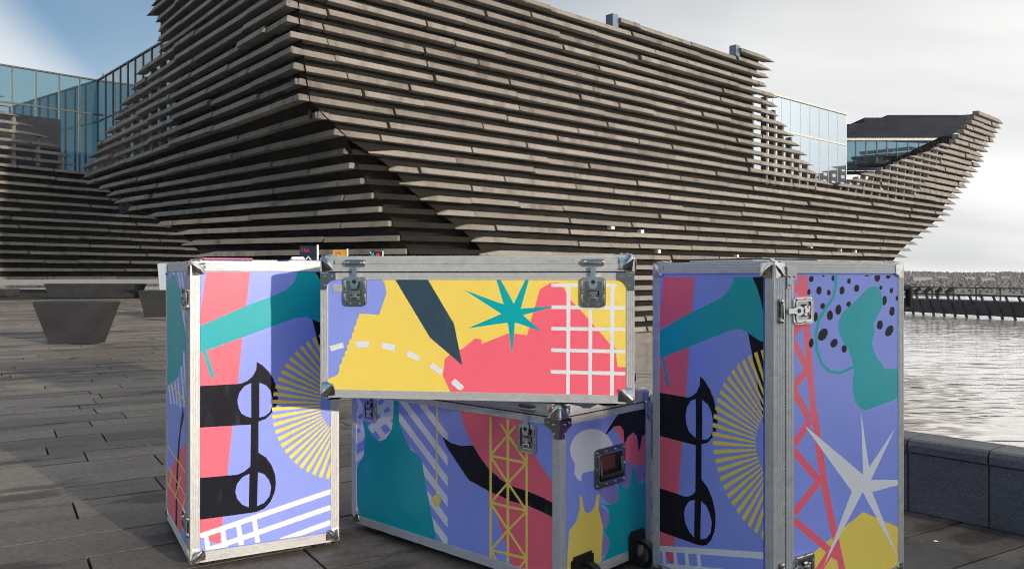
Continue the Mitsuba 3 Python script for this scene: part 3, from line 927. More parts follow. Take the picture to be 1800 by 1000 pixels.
# ------------------------------------------------------------------ artwork of the cases, in millimetres on each panel
ART = {
    'tall_art': [
        ('coral', [57,1139,226,1140,194,863,177,689,157,524,137,331,120,162,109,57,67,76,25,93,25,538,34,979]),
        ('teal', [1,907,181,988,288,1029,331,1050,353,1070,367,1089,379,1136,439,1136,449,1122,473,1082,490,1040,502,993,509,951,509,900,486,903,436,927,412,936,388,937,360,931,35,814,65,709,52,707,23,804,1,826]),
        ('ink', [449,1124,534,1124,534,691,534,587,512,593,500,633,492,685,469,794,453,859,436,927,486,903,509,900,509,951,502,993,490,1040,473,1082]),
        ('ink', [31,689,188,688,214,698,235,715,249,741,251,772,273,758,300,729,317,701,329,670,337,633,335,603,323,573,311,561,288,539,258,530,258,404,288,382,311,347,325,306,328,269,322,233,306,199,282,175,252,166,223,165,31,165,31,329,177,325,203,335,226,353,228,521,31,526]),
        ('base', [229,688,203,678,183,653,175,621,180,591,191,568,209,556,229,548]),
        ('base', [261,688,288,676,306,653,314,622,313,586,303,565,285,551,261,546]),
        ('base', [222,324,194,312,174,288,167,259,174,229,194,202,220,188]),
        ('base', [256,326,282,314,300,288,309,259,303,224,282,199,252,188]),
        ('white', [37,91,562,199,555,220,31,111]),
        ('white', [67,32,562,132,555,153,61,52]),
        ('white', [351,24,563,69,555,90,344,45]),
        ('white', [46,106,56,33,74,33,64,106]),
        ('white', [108,118,121,28,140,28,127,118]),
        ('white', [169,130,184,18,204,18,188,130]),
        ('white', [231,142,248,20,268,19,250,142]),
    ],
    'side_art': [
        ('teal', [1,1091,288,1136,383,1070,518,1066,496,1011,540,936,645,880,645,855,561,812,496,756,360,683,1,602]),
        ('white', [181,1167,241,1123,285,1124,226,1168]),
        ('white', [329,1159,441,1071,481,1072,371,1160]),
        ('white', [423,1158,521,1072,559,1073,463,1159]),
        ('white', [521,1157,606,1100,642,1102,559,1158]),
        ('white', [468,1003,606,877,642,880,507,1005]),
        ('white', [542,993,626,922,663,924,580,995]),
        ('white', [59,616,129,540,175,547,107,622]),
        ('white', [150,633,241,555,285,562,195,639]),
        ('white', [261,656,339,561,381,568,305,661]),
        ('white', [348,682,432,564,472,570,390,687]),
        ('white', [454,739,542,583,580,588,494,743]),
        ('white', [520,808,605,604,642,609,559,812]),
        ('coral', [-43,172,651,471,673,255,461,42,-43,27]),
        ('ink', [520,587,558,550,461,464,385,291,349,41,296,38,317,233,385,415]),
        ('yellow', [35,330,639,321,662,328,65,338]),
        ('yellow', [34,235,639,226,662,233,65,243]),
        ('yellow', [35,155,546,162,570,170,65,165]),
        ('yellow', [180,250,62,147,98,154,213,256]),
        ('yellow', [447,283,280,151,311,157,476,288]),
        ('yellow', [615,242,496,159,524,164,641,247]),
        ('yellow', [198,623,632,606,657,613,229,630]),
    ],
    'wide_art': [
        ('yellow', [236,445,236,431,245,423,252,385,223,305,147,310,144,293,137,286,136,270,127,261,127,245,119,235,119,220,109,210,107,197,99,188,101,175,91,165,92,152,81,143,81,127,71,117,70,98,64,82,44,72,18,61,18,11,1133,28,1133,445]),
        ('coral', [495,21,488,36,465,86,473,148,488,159,542,187,583,221,582,223,610,218,609,202,704,241,736,241,776,236,792,297,823,402,860,424,887,426,912,402,921,378,994,299,1073,208,1091,197,1100,127,1133,126,1133,25]),
        ('slate', [279,445,403,445,507,274,538,124,417,223]),
        ('white', [32,187,84,202,88,183,38,168]),
        ('white', [133,206,185,209,183,184,135,184]),
        ('white', [236,204,286,196,283,171,232,183]),
        ('white', [337,176,381,153,372,136,327,156]),
        ('white', [425,132,466,105,457,87,415,116]),
        ('white', [510,76,546,45,535,34,523,34,495,58]),
        ('teal', [661,445,674,445,728,349,774,445,785,445,753,331,881,342,761,308,827,250,732,282,721,162,706,281,556,258,682,312,547,397,691,346]),
        ('white', [864,410,1097,410,1097,422,864,423]),
        ('white', [864,331,1127,330,1127,343,865,344]),
        ('white', [864,254,1127,254,1127,266,865,267]),
        ('white', [863,177,1127,175,1127,188,863,190]),
        ('white', [862,99,1127,97,1127,110,862,112]),
        ('white', [919,422,917,17,930,17,933,422]),
        ('white', [998,422,996,19,1009,19,1011,422]),
        ('white', [1075,422,1073,20,1087,21,1089,422]),
    ],
    'long_art': [
        ('white', [-16,326,359,541,334,561,-45,346]),
        ('white', [-16,242,359,462,334,482,-45,262]),
        ('white', [-16,150,359,377,334,396,-45,169]),
        ('white', [-16,68,359,301,334,320,-45,88]),
        ('white', [-16,-1,359,236,334,255,-45,18]),
        ('white', [11,351,359,551,335,570,-17,371]),
        ('white', [11,410,359,606,335,625,-17,429]),
        ('white', [11,468,359,661,335,680,-17,488]),
        ('base', [310,624,655,656,655,-66,310,-148]),
        ('white', [394,632,438,636,639,482,639,440]),
        ('white', [280,621,327,625,639,389,639,347]),
        ('white', [174,611,223,616,639,306,639,264]),
        ('white', [67,601,118,606,639,225,639,183]),
        ('white', [-50,590,3,595,639,140,639,98]),
        ('white', [-167,579,-112,584,639,58,639,17]),
        ('teal', [76,470,99,461,119,439,152,406,197,390,241,406,279,447,291,488,298,591,328,586,332,493,365,434,413,382,477,357,511,233,584,-8,65,-34,31,117,14,222,85,315,92,415]),
        ('yellow', [569,588,567,213,577,215,579,589]),
        ('yellow', [598,202,596,194,593,187,587,180,580,175,572,173,564,172,557,175,551,179,548,185,546,193,548,201,551,208,557,215,564,220,572,222,580,222,587,220,593,216,596,210]),
        ('coral', [708,603,722,561,740,512,786,453,822,415,876,371,862,291,910,219,996,26,1015,-34,1200,-37,1200,372,1115,451,1060,505,1031,600,874,604]),
        ('ink', [606,466,655,446,719,442,786,453,822,415,876,371,920,353,929,346,967,335,998,328,1076,323,1136,315,1204,301,1204,249,1136,262,1076,270,982,272,945,280,888,286,862,291,761,313,698,368,634,425]),
        ('yellow', [876,575,876,-86,889,-83,889,576]),
        ('yellow', [967,578,967,-63,980,-60,980,580]),
        ('yellow', [1063,561,1063,-39,1075,-35,1075,563]),
        ('yellow', [881,422,1068,422,1070,431,884,432]),
        ('yellow', [881,241,1068,245,1070,255,884,250]),
        ('yellow', [881,59,1067,68,1070,78,884,69]),
        ('yellow', [930,553,1062,427,1072,433,939,559]),
        ('yellow', [1010,561,878,433,887,428,1018,557]),
        ('yellow', [877,420,969,334,979,340,888,426]),
        ('yellow', [1065,431,969,339,978,335,1073,426]),
        ('yellow', [969,334,1064,247,1074,253,978,340]),
        ('yellow', [969,339,878,248,887,244,978,335]),
        ('yellow', [877,240,969,156,979,163,888,247]),
        ('yellow', [1065,251,970,161,978,157,1073,246]),
        ('yellow', [969,161,878,66,887,62,978,157]),
        ('yellow', [969,156,1064,70,1074,76,979,163]),
        ('yellow', [877,57,978,-34,988,-27,888,64]),
        ('yellow', [1065,73,969,-31,978,-34,1073,70]),
    ],
    'end_art': [
        ('coral', [319,545,331,563,375,543,398,507,403,461,420,481,459,497,485,472,501,413,525,481,573,502,573,294,518,296,492,335,459,378,420,355,375,488]),
        ('ink', [258,504,325,560,362,585,573,582,573,482,525,474,501,411,485,479,459,498,420,483,400,458,394,514,369,536,331,538]),
        ('lilac', [474,320,468,304,458,291,444,282,427,278,410,279,394,286,380,297,371,312,366,328,366,345,372,361,382,374,396,383,412,388,429,387,446,380,459,369,469,354,474,338]),
        ('lilac', [349,299,362,283,369,267,369,253,362,243,349,237,332,237,311,241,290,251,270,263,253,279,240,295,234,310,234,323,241,333,253,339,270,340,290,336,311,327,332,315]),
        ('lilac', [301,193,305,178,305,164,299,153,289,147,275,145,259,148,243,155,227,167,214,181,205,196,200,211,201,224,206,235,216,241,229,243,245,241,262,234,278,222,291,208]),
        ('lilac', [302,82,296,70,286,61,275,56,262,54,250,57,239,63,231,72,226,83,224,96,227,109,233,120,242,129,254,134,266,136,279,134,290,128,298,119,303,107,305,94]),
        ('lilac', [538,314,530,303,519,295,507,289,494,288,483,290,474,295,468,303,466,314,467,325,472,337,480,347,491,356,503,361,515,363,527,362,536,356,542,348,545,337,544,325]),
        ('teal', [573,306,525,284,498,285,476,323,455,363,442,299,423,276,388,294,357,318,362,270,354,242,300,241,243,259,294,225,303,180,262,146,300,108,294,70,246,25,300,-7,573,-1]),
        ('white', [326,447,323,430,312,414,295,402,273,393,247,388,218,387,188,390,158,397,130,408,105,421,85,437,70,454,61,471,57,489,61,505,70,520,85,532,105,542,130,548,158,550,188,548,218,541,247,532,273,518,295,503,312,485,323,466]),
        ('white', [86,433,83,399,102,374,130,360,123,382,136,393,182,390,159,421]),
        ('yellow', [114,313,128,310,136,272,147,248,165,236,188,240,205,254,220,295,237,294,231,238,258,168,238,-62,31,-5,53,196,97,224,114,262]),
    ],
    'star_art': [
        ('yellow', [99,154,498,281,750,177,750,-30,99,106]),
        ('coral', [90,1152,177,1152,179,1055,187,963,223,673,230,667,290,402,397,77,359,85,338,145,254,402,215,565,194,670,188,703,171,815,154,959,124,938,90,918,90,961,149,980,145,991,90,1009]),
        ('base', [90,1083,120,1076,124,1064,90,1062]),
        ('base', [90,1120,124,1117,132,1106,90,1101]),
        ('coral', [83,914,156,817,186,824,111,922]),
        ('coral', [166,825,85,764,112,749,193,810]),
        ('coral', [83,749,172,640,204,648,114,758]),
        ('coral', [173,646,88,575,118,559,204,631]),
        ('coral', [89,543,231,417,260,428,116,554]),
        ('coral', [231,440,89,348,117,330,260,421]),
        ('coral', [91,311,332,139,359,153,115,324]),
        ('coral', [306,196,203,117,235,98,339,177]),
        ('ink', [210,1119,208,1114,204,1111,198,1109,192,1109,188,1112,185,1116,184,1120,186,1125,190,1129,196,1130,202,1130,207,1128,210,1124]),
        ('ink', [272,1130,271,1129,268,1128,265,1127,261,1127,257,1128,255,1130,254,1131,256,1132,258,1133,262,1134,266,1134,269,1133,272,1131]),
        ('ink', [335,1121,333,1117,329,1114,324,1112,318,1113,313,1115,310,1119,310,1123,312,1127,316,1130,321,1132,327,1132,332,1129,335,1126]),
        ('ink', [424,1111,422,1107,419,1103,414,1102,409,1102,404,1104,402,1108,401,1113,403,1117,407,1120,412,1122,417,1122,421,1119,424,1116]),
        ('ink', [535,1132,533,1130,529,1128,522,1128,515,1128,509,1129,505,1132,504,1134,506,1137,510,1138,517,1139,524,1139,530,1137,534,1135]),
        ('ink', [606,1124,603,1117,597,1111,589,1109,581,1109,574,1113,570,1119,569,1126,572,1133,578,1138,586,1141,594,1140,601,1137,605,1131]),
        ('ink', [673,1130,671,1125,666,1121,659,1119,652,1119,646,1122,643,1126,642,1131,644,1136,649,1140,656,1142,663,1142,669,1139,672,1135]),
        ('ink', [254,1079,252,1073,247,1068,240,1066,234,1067,228,1070,225,1075,224,1081,227,1087,232,1092,238,1094,245,1094,250,1091,254,1085]),
        ('ink', [306,1072,304,1067,300,1064,296,1063,291,1063,287,1065,284,1069,284,1073,286,1077,289,1081,294,1082,299,1082,303,1080,305,1076]),
        ('ink', [386,1078,384,1072,379,1067,372,1065,366,1065,360,1068,357,1074,357,1080,359,1086,364,1091,370,1093,377,1093,383,1090,386,1084]),
        ('ink', [474,1085,472,1079,467,1075,460,1073,453,1073,447,1076,444,1081,443,1087,446,1093,451,1097,458,1099,465,1099,470,1096,474,1091]),
        ('ink', [620,1086,619,1083,615,1080,611,1079,606,1079,603,1081,600,1084,600,1088,601,1091,605,1094,609,1095,614,1095,617,1093,620,1090]),
        ('ink', [690,1075,688,1071,684,1067,679,1065,674,1066,670,1068,667,1072,667,1077,669,1081,673,1085,678,1086,683,1086,687,1084,690,1080]),
        ('ink', [723,1046,721,1042,718,1039,715,1038,711,1038,708,1040,706,1044,706,1047,707,1051,710,1054,714,1056,718,1055,721,1053,723,1050]),
        ('ink', [193,1075,191,1070,188,1067,184,1065,180,1065,177,1067,175,1071,175,1076,177,1081,180,1084,184,1086,188,1086,191,1083,193,1079]),
        ('ink', [274,1025,272,1021,268,1017,262,1016,256,1016,251,1019,248,1023,247,1027,249,1032,254,1035,259,1037,265,1036,270,1034,273,1030]),
        ('ink', [424,1029,422,1025,418,1021,412,1020,406,1020,401,1023,398,1027,398,1031,400,1035,404,1038,410,1040,416,1040,421,1037,424,1033]),
        ('ink', [368,1011,364,1003,359,997,351,995,343,995,337,999,333,1006,332,1014,335,1021,341,1027,349,1030,357,1029,363,1025,367,1019]),
        ('ink', [319,992,316,984,310,979,302,976,295,977,288,981,285,987,284,995,287,1002,293,1008,300,1011,308,1010,314,1006,318,1000]),
        ('ink', [649,1038,646,1031,641,1025,634,1022,627,1022,622,1026,618,1033,618,1040,621,1048,626,1054,633,1057,640,1056,646,1052,649,1046]),
        ('ink', [700,997,697,990,691,984,683,981,676,982,669,986,665,992,665,1000,668,1008,674,1013,682,1016,690,1015,696,1012,700,1005]),
        ('ink', [233,989,231,982,226,977,221,974,215,975,211,978,209,984,208,991,211,998,215,1003,221,1006,226,1006,230,1002,233,996]),
        ('ink', [283,921,273,913,261,908,249,908,239,911,234,918,235,927,240,937,250,944,262,949,274,949,284,946,289,939,289,930]),
        ('ink', [623,948,620,941,614,935,605,933,597,934,589,938,585,944,585,952,588,959,594,965,603,967,611,967,618,963,623,956]),
        ('ink', [686,919,676,911,663,907,651,906,642,909,637,916,638,925,644,933,654,941,667,946,679,946,688,943,693,937,692,928]),
        ('ink', [342,890,335,884,325,881,316,881,308,884,304,889,304,896,308,902,316,908,325,911,334,911,342,908,346,903,346,896]),
        ('ink', [400,871,398,866,393,862,386,860,379,861,373,864,369,869,369,875,371,880,376,885,383,887,390,886,396,882,400,877]),
        ('ink', [210,901,208,894,203,889,197,886,192,887,187,890,184,896,184,903,186,910,191,915,197,918,202,917,207,914,210,908]),
        ('teal', [325,1142,326,1092,310,1055,265,1018,229,980,214,935,218,879,247,827,296,794,366,785,443,802,436,812,362,796,303,803,262,831,234,880,231,934,245,976,280,1012,326,1050,343,1091,343,1142]),
        ('teal', [537,1090,577,1093,608,1075,623,1042,618,1013,562,956,572,921,552,893,562,863,588,827,618,810,628,789,712,781,725,765,725,675,680,664,517,646,483,655,449,681,435,722,435,767,444,789,430,830,411,871,373,901,350,941,350,969,373,999]),
        ('white', [158,628,498,415,486,640,535,436,707,563,547,389,744,362,744,346,555,344,728,67,496,353,265,129,430,365]),
    ],
}

# ------------------------------------------------------------------ flight cases
def transform(x, y, z, yaw):
    return T4().translate([x, y, z]).rotate([0, 0, 1], math.degrees(yaw))


def printed(key, face, art, rect, dims, M, scale=1.0):
    """Flat vinyl print: the shapes of the artwork cut out of one another, laid on the panel."""
    W, D, H = dims
    a0, b0, a1, b1 = rect
    R = sbox(a0, b0, a1, b1)
    shapes = []
    for color, q in art:
        pts = [(x * .001 * scale, y * .001) for x, y in zip(q[::2], q[1::2])]
        shapes.append((color, Polygon(pts).buffer(0)))
    later = Polygon()
    out = []
    for color, g in reversed(shapes):
        vis = g.intersection(R).difference(later)
        later = later.union(g)
        if color != 'base' and not vis.is_empty:
            out.append((color, vis))
    out.append(('base', R.difference(unary_union([g for c, g in out]))))
    for color, g in [(c, q) for c, g in reversed(out) for q in getattr(g, 'geoms', [g])]:
        if g.area < 4e-6:
            continue
        v, f = tri(g)
        if v is None:
            continue
        if face == 'v':
            P3 = np.stack([v[:, 0], np.full(len(v), -0.0006), v[:, 1]], -1)
        else:
            P3 = np.stack([np.full(len(v), -0.0006), D - v[:, 0], v[:, 1]], -1)
        put(f'{key}__printed_shape', (P3, f), 'vinyl_' + color, M)


def rail_profile(w, both=True, grooves=3):
    """Cross-section of an aluminium edging: an L with shallow grooves, outer faces at -0.003."""
    t = -0.003
    pts = [(t, t)]
    def side(swap):
        q = []
        n = grooves
        for i in range(n):
            c = w * (i + 0.9) / (n + 0.8)
            g = 0.0016
            q += [(c - .0017, t), (c - .0008, t + g), (c + .0008, t + g), (c + .0017, t)]
        q += [(w - .001, t), (w, t + .001), (w, 0.0025)]
        return [(y, x) for x, y in q] if swap else q
    if both:
        p = pts + side(False) + [(0.0025, 0.0025)] + side(True)[::-1]
    else:
        q = side(False)
        p = [(0.0015, t)] + q + [(0.0015, 0.0025)]
    return Polygon(p)


def rail(w, L, both=True, grooves=3):
    return trimesh.creation.extrude_polygon(rail_profile(w, both, grooves), L, engine='earcut')


def place(m, o, ax, ay, az):
    """profile x -> ax, profile y -> ay, length -> az"""
    m = m.copy()
    m.apply_transform(rot_from(np.array(ax, float), np.array(ay, float), np.array(az, float), np.array(o, float)))
    if np.linalg.det(np.array([ax, ay, az], float)) < 0:
        m.invert()
    return m


def ball_corner():
    """Pressed steel corner: three plates and a rounded boss; corner at the origin, body towards +x +y +z."""
    a = -.004
    boss = m3.Manifold.batch_hull([sph(.009, .009, .009, .0155), sph(.0135, .0135, .0135, .015)])
    arms = []
    for ax in range(3):
        q = [.034, .034, .034]; q[ax] = -.001
        m_ = [.020, .020, .020]; m_[ax] = .003
        arms.append(m3.Manifold.batch_hull([sph(.0075, .0075, .0075, .0135), sph(*m_, .0125)]))
        arms.append(m3.Manifold.batch_hull([sph(*m_, .0120), sph(*q, .0065)]))
        p = []
        for u, v in ((0, 0), (.044, .004), (.044, .020), (.036, .040), (.020, .044), (.004, .044)):
            for h in (a, 0.001):
                c = [0, 0, 0]; c[ax] = h; c[(ax + 1) % 3] = u; c[(ax + 2) % 3] = v
                p.append(c)
        arms.append(m3.Manifold.hull_points(np.array(p)))
    return tomesh(m3.Manifold.batch_boolean([boss] + arms, m3.OpType.Add))


BALL = ball_corner()
BALL.apply_scale(1.22)
RIVET = trimesh.creation.icosphere(subdivisions=1, radius=1.0)


def rivet(p, r=.0042):
    m = RIVET.copy(); m.apply_scale(r); m.apply_translation(p)
    return m


def corner_rivets():
    out = []
    for ax in range(3):
        c = [.036, .036, .036]; c[ax] = -.006
        out.append(rivet(c, .0048))
    return cat(out)


BALL_RIV = corner_rivets()
BALL_RIV.apply_scale(1.22)


def frame_face(face, dims):
    """4x4 that maps panel coordinates (a right, b up, c out) to case coordinates."""
    W, D, H = dims
    if face == 'v':
        return rot_from([1, 0, 0], [0, 0, 1], [0, -1, 0], [0, 0, 0])
    return rot_from([0, -1, 0], [0, 0, 1], [-1, 0, 0], [0, D, 0])


def fplace(m, F, a, b, c=0.0, rot=0.0):
    m = m.copy()
    if rot:
        m.apply_transform(trimesh.transformations.rotation_matrix(rot, [0, 0, 1]))
    m.apply_translation([a, b, c])
    m.apply_transform(F)
    return m


def latch_parts(wd=.090, ht=.108):
    """Recessed butterfly latch seen from the front; its hook points to +y. Origin: middle of the dish."""
    ring = rounded(wd, ht, .016).difference(rounded(wd - .026, ht - .030, .008))
    dish = extrude(ring, .0035)
    lip = extrude(rounded(wd - .020, ht - .024, .010).difference(rounded(wd - .028, ht - .032, .007)), .0075)
    outer = extrude(rounded(wd, ht, .016).difference(rounded(wd - .004, ht - .004, .015)), .0055)
    dish = cat([dish, lip, outer])
    floor_ = extrude(rounded(wd - .026, ht - .030, .008), .002); floor_.apply_translation([0, 0, -.0005])
    knob = cat([hull([(-.021, -.013, .004), (.021, -.013, .004), (.021, .006, .004), (-.021, .006, .004), (-.016, -.010, .011), (.016, -.010, .011), (.016, .003, .011), (-.016, .003, .011)]),
                tomesh(m3.Manifold.batch_hull([sph(-.012, -.022, .008, .005, 10), sph(.012, -.022, .008, .005, 10)])),
                tomesh(m3.Manifold.batch_hull([sph(-.004, -.012, .009, .0055, 10), sph(.012, -.028, .007, .004, 10)])),
                tomesh(m3.Manifold.batch_hull([sph(.004, -.012, .009, .0055, 10), sph(-.012, -.028, .007, .004, 10)])),
                cyl((0, -.004, .004), (0, -.004, .014), .0085, 12)])
    hook = extrude(Polygon([(-.010, .012), (.010, .012), (.0155, .026), (.0155, .042), (.0085, .058), (.0085, .090), (-.0085, .090), (-.0085, .058), (-.0155, .042), (-.0155, .026)]), .005)
    hook.apply_translation([0, 0, .0085])
    eye = cyl((0, .036, .012), (0, .036, .0155), .0075, 12)
    riv = cat([rivet((x, y, .0045), .0043) for x in (-wd / 2 + .0075, wd / 2 - .0075) for y in (-ht / 2 + .020, 0, ht / 2 - .020)] + [rivet((x, y, .0045), .0043) for x in (-.018, .018) for y in (-ht / 2 + .0085,)])
    bars = cat([tomesh(m3.Manifold.batch_hull([sph(sx * (wd / 2 - .006), y0, .004, .0042, 10), sph(sx * (wd / 2 - .006), y1, .004, .0042, 10)])) for sx in (-1, 1) for y0, y1 in ((-ht * .38, -ht * .10), (ht * .08, ht * .36))])
    return dish, floor_, knob, hook, eye, cat([riv, bars])


def strike_part(wd=.078):
    base = extrude(rounded(wd, .026, .006), .0035)
    lug = cat([tomesh(m3.Manifold.batch_hull([sph(s * .036 - s * .004, 0.0, .006, .0095, 12), sph(s * .024, 0.002, .006, .006, 12)])) for s in (-1, 1)])
    bar = tomesh(m3.Manifold.batch_hull([sph(-.024, -.001, .011, .0055, 12), sph(.024, -.001, .011, .0055, 12)]))
    return base, cat([lug, bar])


LATCH = latch_parts()
STRIKE = strike_part()


def add_latch(case, face, dims, M, a, b, gap, rot=0.0, wd=None):
    """A latch with its dish centred at (a, b) and its strike plate gap metres along the hook direction."""
    F = frame_face(face, dims)
    dish, fl, knob, hook, eye, riv = LATCH
    c = .0032
    key = put(f'{case}__latch', fplace(dish, F, a, b, c, rot), 'chrome', M, smooth=35)
    put(f'{key}__recess', fplace(fl, F, a, b, c, rot), 'dark_plating', M)
    put(f'{key}__turn_knob', fplace(knob, F, a, b, c, rot), 'chrome', M, smooth=35)
    put(f'{key}__hook', fplace(hook, F, a, b, c, rot), 'zinc', M)
    put(f'{key}__hook_eye', fplace(eye, F, a, b, c, rot), 'recess_black', M)
    put(f'{key}__rivets', fplace(riv, F, a, b, c, rot), 'chrome', M, smooth=True)
    base, lug = STRIKE
    da, db = -math.sin(rot) * gap, math.cos(rot) * gap
    put(f'{key}__strike_plate', fplace(base, F, a + da, b + db, c, rot), 'dark_plating', M)
    put(f'{key}__strike_bar', fplace(lug, F, a + da, b + db, c, rot), 'chrome', M, smooth=40)


def add_brace(case, face, dims, M, a0, b0, a1, b1, cut, rivets, kind='dark_plating'):
    """Flat riveted plate at a seam; cut: which corner is scooped out ('bl', 'br', 'tl', 'tr' or None)."""
    F = frame_face(face, dims)
    p = sbox(a0, b0, a1, b1)
    if cut:
        cx_, cy_ = (a0 if 'l' in cut else a1), (b0 if 'b' in cut else b1)
        p = p.difference(Polygon([(cx_ + math.cos(t) * min(a1 - a0, b1 - b0) * .62, cy_ + math.sin(t) * min(a1 - a0, b1 - b0) * .62) for t in np.linspace(0, 2 * np.pi, 24)]))
    m = extrude(p, .0028)
    key = put(f'{case}__corner_brace', fplace(m, F, 0, 0, .0034), kind, M)
    put(f'{key}__rivets', cat([fplace(rivet((0, 0, 0)), F, q[0], q[1], .0072) for q in rivets]), 'chrome', M, smooth=True)


def make_case(key, pos, yaw, dims, seam, art, rects, label, group=None, rail_w=.033, feet=(), art_scale=1.0, top_print='base'):
    """seam: ('z', s) lid on top, ('v', s) slab behind the front face, ('u', s) slab behind the left face."""
    W, D, H = dims
    M = transform(*pos, yaw)
    put(f'{key}__shell', bx(.004, .004, .004, W - .004, D - .004, H - .004), 'vinyl_base', M)
    # art panels
    for face in ('v', 'u'):
        if face in rects:
            a0, b0, a1, b1 = rects[face]
            k = f'{key}__front_panel' if face == 'v' else f'{key}__side_panel'
            m = bx(a0, .0, b0, a1, .0035, b1) if face == 'v' else bx(.0, D - a1, b0, .0035, D - a0, b1)
            put(k, m, 'vinyl_base', M)
            printed(k, face, art[face], rects[face], dims, M, art_scale)
    w = rail_w
    # twelve edge rails: uprights run through, the level ones stand between them
    for cu, su in ((0, 1), (W, -1)):
        for cv, sv in ((0, 1), (D, -1)):
            put(f'{key}__edge_rail', place(rail(w, H - .02), (cu, cv, .01), (su, 0, 0), (0, sv, 0), (0, 0, 1)), 'aluminium', M)
    for cw, sw in ((0, 1), (H, -1)):
        for cv, sv in ((0, 1), (D, -1)):
            put(f'{key}__edge_rail', place(rail(w * (1.12 if seam[0] != 'z' else 1), W - 2 * w - .001), (w + .0005, cv, cw), (0, sv, 0), (0, 0, sw), (1, 0, 0)), 'aluminium', M)
        for cu, su in ((0, 1), (W, -1)):
            put(f'{key}__edge_rail', place(rail(w * (1.12 if seam[0] != 'z' else 1), D - 2 * w - .001), (cu, w + .0005, cw + (0 if sw > 0 else 0)), (su, 0, 0), (0, 0, sw), (0, 1, 0)), 'aluminium', M)
    # closure rails on both sides of the seam
    kind, s = seam
    ww = .0275
    if kind == 'z':
        zs = H - s
        for za, sg, wid in ((zs - .0012, -1, ww), (zs + .0012, 1, s - w - .002)):
            if wid < .006:
                continue
            for (o, ax, az, L) in (((w + .0005, 0), (0, 0, sg), (1, 0, 0), W - 2 * w - .001), ((w + .0005, D), (0, 0, sg), (1, 0, 0), W - 2 * w - .001)):
                ay = (0, 1, 0) if o[1] == 0 else (0, -1, 0)
                put(f'{key}__closure_rail', place(rail(wid, L, False, 2), (o[0], o[1], za), ax, ay, az), 'aluminium', M)
            for o0 in (0, W):
                ay = (1, 0, 0) if o0 == 0 else (-1, 0, 0)
                put(f'{key}__closure_rail', place(rail(wid, D - 2 * w - .001, False, 2), (o0, w + .0005, za), (0, 0, sg), ay, (0, 1, 0)), 'aluminium', M)
        put(f'{key}__lid_seam', cat([bx(-.0034, -.0034, zs - .0012, W + .0034, -.0005, zs + .0012), bx(-.0034, -.0034, zs - .0012, -.0005, D, zs + .0012)]), 'recess_black', M)
    elif kind == 'u':
        for ua, sg, wid in ((s - .0012, -1, s - w - .002), (s + .0012, 1, .042)):
            put(f'{key}__closure_rail', place(rail(wid, H - .08, False, 2), (ua, 0, .04), (sg, 0, 0), (0, 1, 0), (0, 0, 1)), 'aluminium', M)
            put(f'{key}__closure_rail', place(rail(wid, H - .08, False, 2), (ua, D, .04), (sg, 0, 0), (0, -1, 0), (0, 0, 1)), 'aluminium', M)
        put(f'{key}__lid_seam', cat([bx(s - .0012, -.0036, .002, s + .0012, -.0005, H - .002), bx(s - .0012, .0, H + .0005, s + .0012, D, H + .0036)]), 'recess_black', M)
    else:
        for va, sg, wid in ((s - .0012, -1, s - w - .002), (s + .0012, 1, .042)):
            put(f'{key}__closure_rail', place(rail(wid, H - .08, False, 2), (0, va, .04), (0, sg, 0), (1, 0, 0), (0, 0, 1)), 'aluminium', M)
            put(f'{key}__closure_rail', place(rail(wid, H - .08, False, 2), (W, va, .04), (0, sg, 0), (-1, 0, 0), (0, 0, 1)), 'aluminium', M)
        put(f'{key}__lid_seam', cat([bx(-.0036, s - .0012, .002, -.0005, s + .0012, H - .002), bx(.0, s - .0012, H + .0005, W, s + .0012, H + .0036)]), 'recess_black', M)
    # top skin
    put(f'{key}__top_panel', bx(w, w, H - .003, W - w, D - w, H + .0004), 'vinyl_base', M)
    # ball corners
    for cu, su in ((0, 1), (W, -1)):
        for cv, sv in ((0, 1), (D, -1)):
            for cw, sw in ((0, 1), (H, -1)):
                o, ax, ay, az = (cu, cv, cw), (su, 0, 0), (0, sv, 0), (0, 0, sw)
                ck = put(f'{key}__ball_corner', place(BALL, o, ax, ay, az), 'chrome', M, smooth=40)
                put(f'{ck}__rivets', place(BALL_RIV, o, ax, ay, az), 'chrome', M, smooth=True)
    for (fu, fv, r_, h_) in feet:
        put(f'{key}__foot', cyl((fu, fv, -h_), (fu, fv, .003), r_, 16), 'rubber', M)
    tag(key, label, 'flight case', group)
    return M


TALL = ART['tall_art']
# the yellow fan: half a wheel of rays that runs off the right edge of the panel
fan = []
cx_, cy_, R0, R1 = 637, 575, 325, 124
for i in range(-18, 19):
    c = math.pi + math.radians(5.62) * i
    h0, h1 = math.radians(1.42), math.radians(1.42)
    q = [(cx_ + R0 * math.cos(c - h0), cy_ + R0 * math.sin(c - h0)), (cx_ + R0 * math.cos(c + h0), cy_ + R0 * math.sin(c + h0)), (cx_ + R1 * math.cos(c + h1), cy_ + R1 * math.sin(c + h1)), (cx_ + R1 * math.cos(c - h1), cy_ + R1 * math.sin(c - h1))]
    fan.append(('yellow', [v for p in q for v in p]))
tall = []
for color, q in TALL:
    q = list(q)
    if color == 'teal' or (color == 'ink' and len(tall) == 2):
        q = [(v - 15) * 1.05 + 36 if i % 2 == 0 else v + 12 for i, v in enumerate(q)]
    tall.append((color, q))
tall_front = tall[:3] + tall[3:8] + fan + tall[8:]

